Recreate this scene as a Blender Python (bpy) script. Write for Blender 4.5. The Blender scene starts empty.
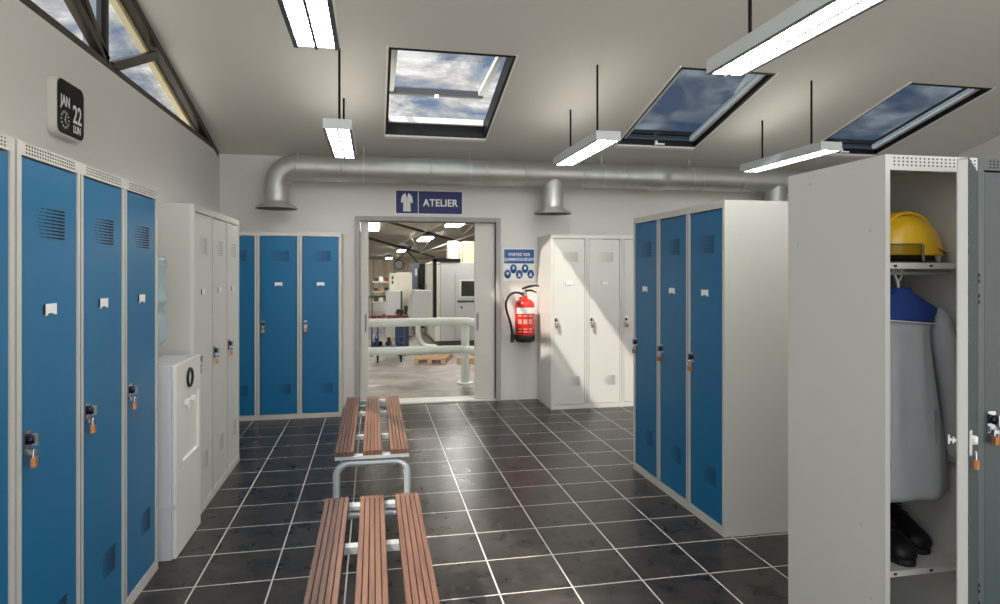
import bpy, bmesh, math, random
from mathutils import Vector, Matrix, noise
random.seed(7)
PI = math.pi
sc = bpy.context.scene
C = sc.collection

# ------------------------------------------------------------------ camera
cd = bpy.data.cameras.new('camera')
cam = bpy.data.objects.new('camera', cd); C.objects.link(cam)
cd.sensor_width = 36.0; cd.lens = 634.0 * 36.0 / 1000.0
cd.shift_y = -0.0303; cd.clip_start = 0.05; cd.clip_end = 300
cam.location = (0, 0, 1.417); cam.rotation_euler = (PI / 2, 0, -0.1965)
sc.camera = cam

# ------------------------------------------------------------------ view, world, sun
sc.view_settings.view_transform = 'Standard'; sc.view_settings.look = 'None'
sc.view_settings.exposure = 0.38; sc.view_settings.gamma = 1.0
sc.view_settings.use_curve_mapping = False
try:
    sc.cycles.use_denoising = True
    sc.cycles.max_bounces = 8; sc.cycles.diffuse_bounces = 5; sc.cycles.transparent_max_bounces = 12
    sc.cycles.sample_clamp_indirect = 4.0
except Exception: pass

WORLD_STRENGTH = 1.0; SUNSIDE = 3.2
w = bpy.data.worlds.new('cloudy_sky'); sc.world = w; w.use_nodes = True
wn, wl = w.node_tree.nodes, w.node_tree.links
wn.clear()
def N(nodes, t, **kw):
    n = nodes.new(t)
    for k, v in kw.items():
        if k.startswith('i_'): n.inputs[int(k[2:])].default_value = v
        else: setattr(n, k, v)
    return n
tc = N(wn, 'ShaderNodeTexCoord'); sp = N(wn, 'ShaderNodeSeparateXYZ')
wl.new(tc.outputs['Generated'], sp.inputs[0])
za = N(wn, 'ShaderNodeMath', operation='MAXIMUM', i_1=0.0); wl.new(sp.outputs[2], za.inputs[0])
zb = N(wn, 'ShaderNodeMath', operation='ADD', i_1=0.22); wl.new(za.outputs[0], zb.inputs[0])
dx = N(wn, 'ShaderNodeMath', operation='DIVIDE'); wl.new(sp.outputs[0], dx.inputs[0]); wl.new(zb.outputs[0], dx.inputs[1])
dy = N(wn, 'ShaderNodeMath', operation='DIVIDE'); wl.new(sp.outputs[1], dy.inputs[0]); wl.new(zb.outputs[0], dy.inputs[1])
cb = N(wn, 'ShaderNodeCombineXYZ'); wl.new(dx.outputs[0], cb.inputs[0]); wl.new(dy.outputs[0], cb.inputs[1])
ns = N(wn, 'ShaderNodeTexNoise'); ns.inputs['Scale'].default_value = 4.6; ns.inputs['Detail'].default_value = 12
ns.inputs['Roughness'].default_value = 0.64; ns.inputs['Distortion'].default_value = 0.35
wl.new(cb.outputs[0], ns.inputs['Vector'])
cr = N(wn, 'ShaderNodeValToRGB')
e = cr.color_ramp.elements
e[0].position = 0.42; e[0].color = (0.14, 0.20, 0.31, 1)
e[1].position = 0.62; e[1].color = (0.80, 0.79, 0.78, 1)
x_ = cr.color_ramp.elements.new(0.475); x_.color = (0.27, 0.30, 0.35, 1)
x_ = cr.color_ramp.elements.new(0.53); x_.color = (0.44, 0.44, 0.44, 1)
wl.new(ns.outputs['Fac'], cr.inputs[0])
gr = N(wn, 'ShaderNodeMath', operation='GREATER_THAN', i_1=0.0); wl.new(sp.outputs[2], gr.inputs[0])
mxw = N(wn, 'ShaderNodeMix', data_type='RGBA')
wl.new(gr.outputs[0], mxw.inputs[0]); mxw.inputs[6].default_value = (0.44, 0.42, 0.38, 1)
wl.new(cr.outputs[0], mxw.inputs[7])
# the sky and the sunlit ground are brighter on the sun's side, behind the camera
sy_ = N(wn, 'ShaderNodeMapRange', interpolation_type='SMOOTHSTEP'); sy_.inputs['From Min'].default_value = 0.15; sy_.inputs['From Max'].default_value = -0.5
sy_.inputs['To Min'].default_value = 1.0; sy_.inputs['To Max'].default_value = SUNSIDE; wl.new(sp.outputs[1], sy_.inputs['Value'])
sw_ = N(wn, 'ShaderNodeMath', operation='MULTIPLY', i_1=WORLD_STRENGTH); wl.new(sy_.outputs[0], sw_.inputs[0])
bg = N(wn, 'ShaderNodeBackground'); bg.inputs[1].default_value = WORLD_STRENGTH
wl.new(mxw.outputs[2], bg.inputs[0]); wl.new(sw_.outputs[0], bg.inputs[1])
wo = N(wn, 'ShaderNodeOutputWorld'); wl.new(bg.outputs[0], wo.inputs[0])

sun_d = bpy.data.lights.new('sun', 'SUN'); sun_d.energy = 5.0; sun_d.angle = math.radians(1.2); sun_d.color = (1.0, 0.93, 0.82)
sun = bpy.data.objects.new('sun', sun_d); C.objects.link(sun)
sun.rotation_euler = Vector((1.6, 1.0, -2.5)).to_track_quat('-Z', 'Y').to_euler()
sun.location = (-4, 2, 9)
LAMP_EMIT = 19.0; UP_EMIT = 2.6

# ------------------------------------------------------------------ materials
def srgb(r, g, b):
    f = lambda c: (c / 255 / 12.92) if c / 255 <= 0.04045 else ((c / 255 + 0.055) / 1.055) ** 2.4
    return (f(r), f(g), f(b), 1)
MATS = {}
def mat(name, col, rough=0.5, metal=0.0, spec=0.5, var=0.0, vscale=3.0, bump=0.0, bscale=80.0, emit=None, coat=0.0):
    if name in MATS: return MATS[name]
    m = bpy.data.materials.new(name); m.use_nodes = True
    nt = m.node_tree; b = nt.nodes['Principled BSDF']
    c = srgb(*col)
    b.inputs['Base Color'].default_value = c
    b.inputs['Roughness'].default_value = rough; b.inputs['Metallic'].default_value = metal
    b.inputs['Specular IOR Level'].default_value = spec
    if coat: b.inputs['Coat Weight'].default_value = coat; b.inputs['Coat Roughness'].default_value = 0.12
    if emit: b.inputs['Emission Color'].default_value = c; b.inputs['Emission Strength'].default_value = emit
    if var or bump:
        t = N(nt.nodes, 'ShaderNodeTexCoord')
    if var:
        n = N(nt.nodes, 'ShaderNodeTexNoise'); n.inputs['Scale'].default_value = vscale; n.inputs['Detail'].default_value = 5
        nt.links.new(t.outputs['Object'], n.inputs['Vector'])
        r = N(nt.nodes, 'ShaderNodeValToRGB')
        r.color_ramp.elements[0].position = 0.3; r.color_ramp.elements[1].position = 0.7
        r.color_ramp.elements[0].color = tuple(max(0, v * (1 - var)) for v in c[:3]) + (1,)
        r.color_ramp.elements[1].color = tuple(min(1, v * (1 + var)) for v in c[:3]) + (1,)
        nt.links.new(n.outputs['Fac'], r.inputs[0]); nt.links.new(r.outputs[0], b.inputs['Base Color'])
    if bump:
        n = N(nt.nodes, 'ShaderNodeTexNoise'); n.inputs['Scale'].default_value = bscale; n.inputs['Detail'].default_value = 3
        nt.links.new(t.outputs['Object'], n.inputs['Vector'])
        u = N(nt.nodes, 'ShaderNodeBump'); u.inputs['Strength'].default_value = bump; u.inputs['Distance'].default_value = 0.01
        nt.links.new(n.outputs['Fac'], u.inputs['Height']); nt.links.new(u.outputs[0], b.inputs['Normal'])
    MATS[name] = m
    return m

M_wall = mat('wall_paint', (222, 219, 213), 0.75, var=0.02, vscale=1.2, bump=0.05, bscale=140)
M_ceil = mat('ceiling_paint', (216, 213, 206), 0.85, var=0.015, vscale=0.8)
M_lgrey = mat('locker_light_grey', (200, 198, 190), 0.38, var=0.012, vscale=2)
M_white = mat('white_painted_steel', (212, 210, 202), 0.36, var=0.01, vscale=2)
M_blue = mat('locker_blue', (6, 104, 150), 0.36, spec=.5, var=0.03, vscale=2)
M_gdoor = mat('locker_shade_grey', (78, 86, 84), 0.45)  # light grey darkened: shade beside the open door is put into the colour
M_gframe = mat('locker_shade_frame', (88, 96, 93), 0.45)  # frame grey carries the same painted-in shade
M_slot = mat('dark_slot', (12, 13, 15), 0.8)
M_black = mat('black_metal', (11, 11, 12), 0.5, spec=.3)
M_bronze = mat('dark_bronze_metal', (52, 47, 39), 0.35, metal=0.3)
M_cream = mat('cream_trim', (226, 214, 176), 0.5)
M_plate = mat('white_plastic', (240, 240, 236), 0.4)
M_plateside = mat('dark_plate_edge', (30, 36, 44), 0.5)
M_chrome = mat('chrome', (190, 192, 198), 0.18, metal=1.0)
M_lockdark = mat('lock_dark_steel', (40, 44, 58), 0.25, metal=0.8)
M_brass = mat('brass', (196, 130, 82), 0.35, metal=0.55)
M_alu = mat('light_grey_steel', (196, 200, 200), 0.32, metal=0.35)
M_galv = None
M_wood = None
M_tube = mat('fluorescent_diffuser', (255, 252, 246), 0.5, emit=LAMP_EMIT)
M_uplight = mat('added_uplight', (255, 250, 240), 0.5, emit=UP_EMIT)  # glow for panels added on the lamp tops to brighten the ceiling
M_house = mat('lamp_housing', (218, 222, 220), 0.35)
M_housein = mat('lamp_reflector_edge', (100, 104, 108), 0.4, metal=0.3)
M_signblue = mat('sign_blue', (26, 34, 98), 0.5)
M_signblue2 = mat('sign_mid_blue', (20, 92, 160), 0.4)
M_signwhite = mat('sign_white', (238, 238, 232), 0.4)
M_red = mat('extinguisher_red', (206, 36, 26), 0.25, coat=0.5)
M_redlab = mat('extinguisher_label', (222, 150, 136), 0.4)
M_rubber = mat('black_rubber', (16, 16, 17), 0.55)
M_cooler = mat('cooler_white_plastic', (232, 231, 222), 0.35)
M_coolergrey = mat('cooler_side_grey', (200, 202, 204), 0.4)
M_helmet = mat('helmet_yellow', (238, 190, 30), 0.28, coat=0.6)
M_coat = mat('coat_grey_cloth', (170, 171, 173), 0.85, var=0.04, vscale=14, bump=0.12, bscale=400)
M_coatblue = mat('coat_blue_cloth', (30, 58, 128), 0.85, var=0.05, vscale=14, bump=0.12, bscale=400)
M_piping = mat('coat_white_piping', (226, 228, 230), 0.8)
M_shoe = mat('black_leather', (11, 11, 13), 0.55)
M_shoesole = mat('black_sole', (20, 20, 21), 0.6)
M_rail = mat('pale_green_rail', (216, 223, 214), 0.4)
M_machine = mat('machine_grey', (176, 178, 176), 0.5, var=0.03, vscale=1)
M_machlight = mat('machine_cream', (206, 203, 190), 0.5, var=0.02, vscale=1)
M_machdark = mat('machine_dark', (58, 62, 64), 0.5)
M_machblue = mat('machine_blue_grey', (120, 126, 148), 0.5)
M_machgreen = mat('machine_dark_green', (38, 50, 44), 0.6)
M_hallroof = mat('hall_roof_sheet', (200, 192, 176), 0.6, var=0.06, vscale=0.6)
M_hallwall = mat('hall_wall_sheet', (240, 230, 204), 0.6)
M_steel_d = mat('dark_steel_beam', (44, 34, 26), 0.5)
M_steel_w = mat('white_steel_tube', (216, 212, 200), 0.5)
M_redpart = mat('red_brown_casting', (112, 48, 42), 0.6, var=0.3, vscale=12)
M_darkpart = mat('oily_dark_steel', (46, 44, 44), 0.4, metal=0.4)
M_trolley = mat('blue_painted_steel', (34, 66, 118), 0.45)
M_pallet = mat('pallet_wood', (178, 150, 116), 0.8, var=0.15, vscale=14)
M_hallsky = mat('translucent_roof_panel', (255, 250, 235), 0.5, emit=5.0)
M_hallamp = mat('hall_lamp_diffuser', (255, 253, 248), 0.5, emit=24.0)
M_label = mat('carton_beige', (196, 170, 130), 0.7)

def make_galv():
    m = bpy.data.materials.new('galvanised_steel'); m.use_nodes = True; nt = m.node_tree; b = nt.nodes['Principled BSDF']
    b.inputs['Metallic'].default_value = 0.62
    t = N(nt.nodes, 'ShaderNodeTexCoord')
    v = N(nt.nodes, 'ShaderNodeTexVoronoi'); v.inputs['Scale'].default_value = 26
    nt.links.new(t.outputs['Object'], v.inputs['Vector'])
    r = N(nt.nodes, 'ShaderNodeMapRange'); r.inputs['To Min'].default_value = 0.32; r.inputs['To Max'].default_value = 0.50
    nt.links.new(v.outputs['Color'], r.inputs['Value']); nt.links.new(r.outputs[0], b.inputs['Roughness'])
    n = N(nt.nodes, 'ShaderNodeTexNoise'); n.inputs['Scale'].default_value = 4; nt.links.new(t.outputs['Object'], n.inputs['Vector'])
    c = N(nt.nodes, 'ShaderNodeValToRGB'); c.color_ramp.elements[0].color = srgb(172, 174, 168); c.color_ramp.elements[1].color = srgb(206, 207, 200)
    nt.links.new(n.outputs['Fac'], c.inputs[0]); nt.links.new(c.outputs[0], b.inputs['Base Color'])
    return m
M_galv = make_galv()

def make_wood():
    m = bpy.data.materials.new('brown_slat_wood'); m.use_nodes = True; nt = m.node_tree; b = nt.nodes['Principled BSDF']
    b.inputs['Roughness'].default_value = 0.42
    t = N(nt.nodes, 'ShaderNodeTexCoord'); mp = N(nt.nodes, 'ShaderNodeMapping'); mp.inputs['Scale'].default_value = (60, 2.5, 60)
    nt.links.new(t.outputs['Object'], mp.inputs[0])
    n = N(nt.nodes, 'ShaderNodeTexNoise'); n.inputs['Scale'].default_value = 1.5; n.inputs['Detail'].default_value = 4
    nt.links.new(mp.outputs[0], n.inputs['Vector'])
    c = N(nt.nodes, 'ShaderNodeValToRGB')
    c.color_ramp.elements[0].position = 0.3; c.color_ramp.elements[1].position = 0.75
    c.color_ramp.elements[0].color = srgb(92, 63, 50); c.color_ramp.elements[1].color = srgb(132, 94, 76)
    nt.links.new(n.outputs['Fac'], c.inputs[0]); nt.links.new(c.outputs[0], b.inputs['Base Color'])
    return m
M_wood = make_wood()
M_wooddark = mat('dark_groove_wood', (46, 28, 22), 0.7)

def make_tiles():
    m = bpy.data.materials.new('slate_floor_tiles'); m.use_nodes = True; nt = m.node_tree; L = nt.links.new; b = nt.nodes['Principled BSDF']
    t = N(nt.nodes, 'ShaderNodeTexCoord'); s = N(nt.nodes, 'ShaderNodeSeparateXYZ'); L(t.outputs['Object'], s.inputs[0])
    T = 1 / 3
    masks = []; cells = []
    for k, off in ((0, 0.5433), (1, 2.730)):
        a = N(nt.nodes, 'ShaderNodeMath', operation='SUBTRACT', i_1=off - 30 * T); L(s.outputs[k], a.inputs[0])
        d = N(nt.nodes, 'ShaderNodeMath', operation='DIVIDE', i_1=T); L(a.outputs[0], d.inputs[0])
        f = N(nt.nodes, 'ShaderNodeMath', operation='FRACT'); L(d.outputs[0], f.inputs[0])
        g = N(nt.nodes, 'ShaderNodeMath', operation='FLOOR'); L(d.outputs[0], g.inputs[0]); cells.append(g)
        p = N(nt.nodes, 'ShaderNodeMath', operation='PINGPONG', i_1=0.5); L(f.outputs[0], p.inputs[0])
        l = N(nt.nodes, 'ShaderNodeMath', operation='LESS_THAN', i_1=0.0112); L(p.outputs[0], l.inputs[0]); masks.append(l)
    mx = N(nt.nodes, 'ShaderNodeMath', operation='MAXIMUM'); L(masks[0].outputs[0], mx.inputs[0]); L(masks[1].outputs[0], mx.inputs[1])
    cc = N(nt.nodes, 'ShaderNodeCombineXYZ'); L(cells[0].outputs[0], cc.inputs[0]); L(cells[1].outputs[0], cc.inputs[1])
    wn_ = N(nt.nodes, 'ShaderNodeTexWhiteNoise', noise_dimensions='2D'); L(cc.outputs[0], wn_.inputs['Vector'])
    va = N(nt.nodes, 'ShaderNodeVectorMath', operation='SCALE'); va.inputs['Scale'].default_value = 5.0; L(wn_.outputs['Color'], va.inputs[0])
    vb = N(nt.nodes, 'ShaderNodeVectorMath', operation='ADD'); L(va.outputs[0], vb.inputs[0]); L(t.outputs['Object'], vb.inputs[1])
    n = N(nt.nodes, 'ShaderNodeTexNoise'); n.inputs['Scale'].default_value = 9; n.inputs['Detail'].default_value = 12; n.inputs['Distortion'].default_value = 0.9
    L(vb.outputs[0], n.inputs['Vector'])
    c = N(nt.nodes, 'ShaderNodeValToRGB'); c.color_ramp.elements[0].position = 0.32; c.color_ramp.elements[1].position = 0.72
    c.color_ramp.elements[0].color = srgb(34, 31, 30); c.color_ramp.elements[1].color = srgb(66, 60, 57)
    L(n.outputs['Fac'], c.inputs[0])
    mr = N(nt.nodes, 'ShaderNodeMapRange'); mr.inputs['To Min'].default_value = 0.85; mr.inputs['To Max'].default_value = 1.15; L(wn_.outputs['Value'], mr.inputs['Value'])
    vm = N(nt.nodes, 'ShaderNodeVectorMath', operation='SCALE'); L(c.outputs[0], vm.inputs[0]); L(mr.outputs[0], vm.inputs['Scale'])
    mix = N(nt.nodes, 'ShaderNodeMix', data_type='RGBA'); L(mx.outputs[0], mix.inputs[0]); L(vm.outputs[0], mix.inputs[6]); mix.inputs[7].default_value = srgb(206, 204, 198)
    L(mix.outputs[2], b.inputs['Base Color'])
    rr = N(nt.nodes, 'ShaderNodeMapRange'); rr.inputs['To Min'].default_value = 0.20; rr.inputs['To Max'].default_value = 0.40; L(n.outputs['Fac'], rr.inputs['Value'])
    L(rr.outputs[0], b.inputs['Roughness']); b.inputs['Specular IOR Level'].default_value = 0.30
    u = N(nt.nodes, 'ShaderNodeBump'); u.inputs['Strength'].default_value = 0.16; u.inputs['Distance'].default_value = 0.005
    sb = N(nt.nodes, 'ShaderNodeMath', operation='SUBTRACT'); L(n.outputs['Fac'], sb.inputs[0]); L(mx.outputs[0], sb.inputs[1])
    L(sb.outputs[0], u.inputs['Height']); L(u.outputs[0], b.inputs['Normal'])
    return m
M_tiles = make_tiles()

def make_concrete():
    m = bpy.data.materials.new('worn_concrete'); m.use_nodes = True; nt = m.node_tree; L = nt.links.new; b = nt.nodes['Principled BSDF']
    t = N(nt.nodes, 'ShaderNodeTexCoord')
    n = N(nt.nodes, 'ShaderNodeTexNoise'); n.inputs['Scale'].default_value = 2.2; n.inputs['Detail'].default_value = 8; n.inputs['Distortion'].default_value = 1.2
    L(t.outputs['Object'], n.inputs['Vector'])
    c = N(nt.nodes, 'ShaderNodeValToRGB'); c.color_ramp.elements[0].position = 0.36; c.color_ramp.elements[1].position = 0.66
    c.color_ramp.elements[0].color = srgb(116, 109, 103); c.color_ramp.elements[1].color = srgb(160, 154, 147)
    L(n.outputs['Fac'], c.inputs[0]); L(c.outputs[0], b.inputs['Base Color'])
    b.inputs['Roughness'].default_value = 0.45
    return m
M_conc = make_concrete()

def make_glass(name, tint, rough=0.0):
    m = bpy.data.materials.new(name); m.use_nodes = True; nt = m.node_tree; nt.nodes.clear()
    tr = N(nt.nodes, 'ShaderNodeBsdfTransparent'); tr.inputs[0].default_value = tint
    gl = N(nt.nodes, 'ShaderNodeBsdfGlossy'); gl.inputs['Roughness'].default_value = 0.02
    fr = N(nt.nodes, 'ShaderNodeFresnel'); fr.inputs[0].default_value = 1.35
    mx = N(nt.nodes, 'ShaderNodeMixShader'); o = N(nt.nodes, 'ShaderNodeOutputMaterial')
    ge = N(nt.nodes, 'ShaderNodeNewGeometry'); iv = N(nt.nodes, 'ShaderNodeMath', operation='SUBTRACT', i_0=1.0); nt.links.new(ge.outputs['Backfacing'], iv.inputs[1])
    mu = N(nt.nodes, 'ShaderNodeMath', operation='MULTIPLY'); nt.links.new(fr.outputs[0], mu.inputs[0]); nt.links.new(iv.outputs[0], mu.inputs[1])
    nt.links.new(mu.outputs[0], mx.inputs[0]); nt.links.new(tr.outputs[0], mx.inputs[1]); nt.links.new(gl.outputs[0], mx.inputs[2]); nt.links.new(mx.outputs[0], o.inputs[0])
    return m
M_glass = make_glass('window_glass', (0.975, 0.98, 0.985, 1))
M_glasstint = make_glass('solar_tinted_glass', (0.44, 0.50, 0.56, 1))
def make_refr(name, col, rough, ior=1.4):
    m = bpy.data.materials.new(name); m.use_nodes = True; b = m.node_tree.nodes['Principled BSDF']
    b.inputs['Base Color'].default_value = col; b.inputs['Transmission Weight'].default_value = 1.0
    b.inputs['Roughness'].default_value = rough; b.inputs['IOR'].default_value = ior
    return m
M_bottle = make_refr('water_bottle_plastic', (0.74, 0.93, 0.98, 1), 0.12, 1.3); M_bottle.node_tree.nodes['Principled BSDF'].inputs['Transmission Weight'].default_value = 0.6
M_visor = make_glass('goggle_visor', (0.60, 0.60, 0.56, 1))

# ------------------------------------------------------------------ mesh helpers
class MB:
    """collects shapes and links them as one mesh object"""
    def __init__(s): s.v = []; s.f = []; s.m = []; s.sm = []
    def add(s, verts, faces, mi=0, smooth=False, T=None):
        o = len(s.v)
        s.v += [tuple(T @ Vector(p)) if T is not None else tuple(p) for p in verts]
        for f in faces: s.f.append([o + i for i in f]); s.m.append(mi); s.sm.append(smooth)
    def box(s, x0, x1, y0, y1, z0, z1, mi=0, T=None):
        v = [(x0,y0,z0),(x1,y0,z0),(x1,y1,z0),(x0,y1,z0),(x0,y0,z1),(x1,y0,z1),(x1,y1,z1),(x0,y1,z1)]
        s.add(v, [(0,3,2,1),(4,5,6,7),(0,1,5,4),(1,2,6,5),(2,3,7,6),(3,0,4,7)], mi, False, T)
    def prism(s, pts, y0, y1, mi=0, T=None):
        """polygon in x,z extruded along y"""
        n = len(pts)
        v = [(x, y0, z) for x, z in pts] + [(x, y1, z) for x, z in pts]
        f = [tuple(range(n)), tuple(range(2 * n - 1, n - 1, -1))] + [(i, i + n, (i + 1) % n + n, (i + 1) % n) for i in range(n)]
        s.add(v, f, mi, False, T)
    def tube(s, pts, r, seg=10, mi=0, cap=True, T=None, closed=False, smooth=True):
        pts = [Vector(p) for p in pts]; n = len(pts)
        rs = r if isinstance(r, (list, tuple)) else [r] * n
        rings = []; up = None
        for i, p in enumerate(pts):
            if closed: d = pts[(i + 1) % n] - pts[i - 1]
            else: d = pts[min(i + 1, n - 1)] - pts[max(i - 1, 0)]
            d.normalize()
            if up is None: up = Vector((0, 0, 1)) if abs(d.z) < 0.9 else Vector((1, 0, 0))
            a = d.cross(up); a.normalize(); b = a.cross(d); up = b
            rings.append([p + (a * math.cos(2 * PI * k / seg) + b * math.sin(2 * PI * k / seg)) * rs[i] for k in range(seg)])
        v = [q for R in rings for q in R]; f = []
        m = n if closed else n - 1
        for i in range(m):
            for k in range(seg):
                k2 = (k + 1) % seg; j = (i + 1) % n
                f.append((i * seg + k, i * seg + k2, j * seg + k2, j * seg + k))
        s.add(v, f, mi, smooth, T)
        if cap and not closed:
            s.add([tuple(q) for q in rings[0]], [tuple(range(seg))], mi, False, T)
            s.add([tuple(q) for q in rings[-1]], [tuple(range(seg - 1, -1, -1))], mi, False, T)
    def lathe(s, prof, seg=24, mi=0, T=None, smooth=True, cap=True):
        """profile of (r, z)"""
        v = [(r * math.cos(2 * PI * k / seg), r * math.sin(2 * PI * k / seg), z) for r, z in prof for k in range(seg)]
        f = []
        for i in range(len(prof) - 1):
            for k in range(seg):
                k2 = (k + 1) % seg
                f.append((i * seg + k, i * seg + k2, (i + 1) * seg + k2, (i + 1) * seg + k))
        if cap:
            f.append(tuple(range(seg - 1, -1, -1))); f.append(tuple((len(prof) - 1) * seg + k for k in range(seg)))
        s.add(v, f, mi, smooth, T)
    def loft(s, rings, mi=0, cap=True, smooth=True, T=None):
        n = len(rings[0]); v = [tuple(q) for R in rings for q in R]; f = []
        for i in range(len(rings) - 1):
            for k in range(n):
                k2 = (k + 1) % n
                f.append((i * n + k, i * n + k2, (i + 1) * n + k2, (i + 1) * n + k))
        if cap: f.append(tuple(range(n - 1, -1, -1))); f.append(tuple((len(rings) - 1) * n + k for k in range(n)))
        s.add(v, f, mi, smooth, T)
    def rbox(s, x0, x1, y0, y1, z0, z1, r=0.01, seg=3, mi=0, T=None, axis='z'):
        """box with rounded edges along one axis"""
        if axis == 'z': a0,a1,b0,b1,c0,c1 = x0,x1,y0,y1,z0,z1
        elif axis == 'y': a0,a1,b0,b1,c0,c1 = x0,x1,z0,z1,y0,y1
        else: a0,a1,b0,b1,c0,c1 = y0,y1,z0,z1,x0,x1
        P = []
        for cx, cy, s0 in ((a1 - r, b1 - r, 0), (a0 + r, b1 - r, 1), (a0 + r, b0 + r, 2), (a1 - r, b0 + r, 3)):
            for k in range(seg + 1):
                t = (s0 + k / seg) * PI / 2
                P.append((cx + r * math.cos(t), cy + r * math.sin(t)))
        n = len(P)
        def q(a, b, c): return (a, b, c) if axis == 'z' else ((a, c, b) if axis == 'y' else (c, a, b))
        v = [q(a, b, c0) for a, b in P] + [q(a, b, c1) for a, b in P]
        f = [tuple(range(n)), tuple(range(2 * n - 1, n - 1, -1))] + [(i, i + n, (i + 1) % n + n, (i + 1) % n) for i in range(n)]
        s.add(v, f, mi, False, T)
    def build(s, name, mats, parent=None, bevel=0.0, fix=True, **props):
        me = bpy.data.meshes.new(name); me.from_pydata(s.v, [], s.f); me.update()
        if not isinstance(mats, (list, tuple)): mats = [mats]
        for m in mats: me.materials.append(m)
        me.polygons.foreach_set('material_index', s.m); me.polygons.foreach_set('use_smooth', s.sm)
        if fix:
            bm = bmesh.new(); bm.from_mesh(me); bmesh.ops.recalc_face_normals(bm, faces=bm.faces); bm.to_mesh(me); bm.free()
        o = bpy.data.objects.new(name, me); C.objects.link(o)
        if parent is not None: o.parent = parent
        if bevel:
            bv = o.modifiers.new('bevel', 'BEVEL'); bv.width = bevel; bv.segments = 2; bv.limit_method = 'ANGLE'; bv.angle_limit = math.radians(40)
        for k, v in props.items(): o[k] = v
        return o

def thing(name, label, cat, loc=(0, 0, 0), rz=0.0, group=None):
    o = bpy.data.objects.new(name, None); C.objects.link(o); o.empty_display_size = 0.1
    o.location = loc; o.rotation_euler = (0, 0, rz); o['label'] = label; o['category'] = cat
    if group: o['group'] = group
    return o
def tag(o, label, cat, group=None, loc=None, rz=None):
    o['label'] = label; o['category'] = cat
    if group: o['group'] = group
    if loc is not None: o.location = loc
    if rz is not None: o.rotation_euler = (0, 0, rz)
    return o
def copy_tree(o, parent=None, top=True):
    c = o.copy(); C.objects.link(c); c.parent = parent
    for ch in [x for x in C.objects if x.parent == o]: copy_tree(ch, c, False)
    return c
def struct(o): o['kind'] = 'structure'; return o
def text_obj(name, body, size, material, parent, loc, rot, sx=1.0, extrude=0.0006, bold=0.0, align='LEFT', spacing=1.0):
    cu = bpy.data.curves.new(name, 'FONT'); cu.body = body; cu.size = size; cu.extrude = extrude; cu.offset = bold
    cu.align_x = align; cu.space_character = spacing
    t = bpy.data.objects.new(name + '_tmp', cu); C.objects.link(t)
    dg = bpy.context.evaluated_depsgraph_get(); dg.update()
    me = bpy.data.meshes.new_from_object(t.evaluated_get(dg)); bpy.data.objects.remove(t); bpy.data.curves.remove(cu)
    me.name = name; me.materials.clear(); me.materials.append(material)
    o = bpy.data.objects.new(name, me); C.objects.link(o)
    if parent is not None: o.parent = parent
    o.location = loc; o.rotation_euler = rot; o.scale = (sx, 1, 1)
    return o
def Rz(a): return Matrix.Rotation(a, 4, 'Z')
def Rx(a): return Matrix.Rotation(a, 4, 'X')
def Ry(a): return Matrix.Rotation(a, 4, 'Y')
def Tr(x, y, z): return Matrix.Translation((x, y, z))

# ------------------------------------------------------------------ room shell
XL, XR, YB, YN = -1.53, 6.68, 6.85, -1.2
K, ZW = 0.2556, 2.61
def zc(y): return ZW + K * (YB - y)

b = MB(); b.box(XL - .2, XR + .2, YN, YB + .02, -0.12, 0)
struct(b.build('floor', M_tiles))

# ceiling: one sloping slab pierced by the three roof windows
WIN = [(0.11, 1.10), (2.50, 3.38), (4.73, 5.62)]
WY0, WY1 = 4.87, 6.27
TH = 0.10
c = MB()
def cbox(x0, x1, y0, y1, w0=0.0, w1=TH, mb=c, mi=0):
    v = [(x0,y0,zc(y0)+w0),(x1,y0,zc(y0)+w0),(x1,y1,zc(y1)+w0),(x0,y1,zc(y1)+w0),(x0,y0,zc(y0)+w1),(x1,y0,zc(y0)+w1),(x1,y1,zc(y1)+w1),(x0,y1,zc(y1)+w1)]
    mb.add(v, [(0,3,2,1),(4,5,6,7),(0,1,5,4),(1,2,6,5),(2,3,7,6),(3,0,4,7)], mi)
cbox(XL - .03, XR + .2, YN, WY0); cbox(XL - .03, XR + .2, WY1, YB + .3)
xs = [XL - .03] + [q for p in WIN for q in p] + [XR + .2]
for i in range(0, len(xs), 2): cbox(xs[i], xs[i + 1], WY0, WY1)
struct(c.build('ceiling', M_ceil))

# left wall below the clerestory, truss and glazing above it
b = MB(); b.box(XL - .2, XL, YN, YB, 0, ZW)
struct(b.build('wall_left', M_wall))
b = MB(); b.add([(XL - .2, YN, ZW), (XL - .2, YB, ZW), (XL, YN, ZW), (XL, YB, ZW)], [])
t = b
def bar(mb, p, q, wdt, x0, x1, mi=0):
    """flat bar in the wall plane (y,z) from p to q"""
    p = Vector((p[0], p[1])); q = Vector((q[0], q[1])); d = (q - p).normalized(); n = Vector((-d.y, d.x)) * wdt / 2
    P = [p + n, q + n, q - n, p - n]
    v = [(x0, a.x, a.y) for a in P] + [(x1, a.x, a.y) for a in P]
    mb.add(v, [(0,1,2,3),(7,6,5,4),(0,4,5,1),(1,5,6,2),(2,6,7,3),(3,7,4,0)], mi)
tr = MB()
bar(tr, (YN, 2.632), (6.85, 2.632), 0.044, XL - .07, XL)             # bottom chord
bar(tr, (YN, zc(YN) - .030), (6.80, zc(6.80) - .030), 0.06, XL - .07, XL + .004)  # roof chord
bar(tr, (4.20, 2.65), (4.99, 2.985), 0.060, XL - .045, XL)            # right strut
bar(tr, (4.10, 2.65), (4.10, 3.30), 0.030, XL - .045, XL)             # post front leaf
bar(tr, (4.12, 2.66), (0.62, 4.18), 0.06, XL - .05, XL)              # left diagonal
bar(tr, (4.12, 2.66), (2.9, 3.62), 0.05, XL - .045, XL)
tro = struct(tr.build('trim_1', M_bronze, bevel=0.004))
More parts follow.
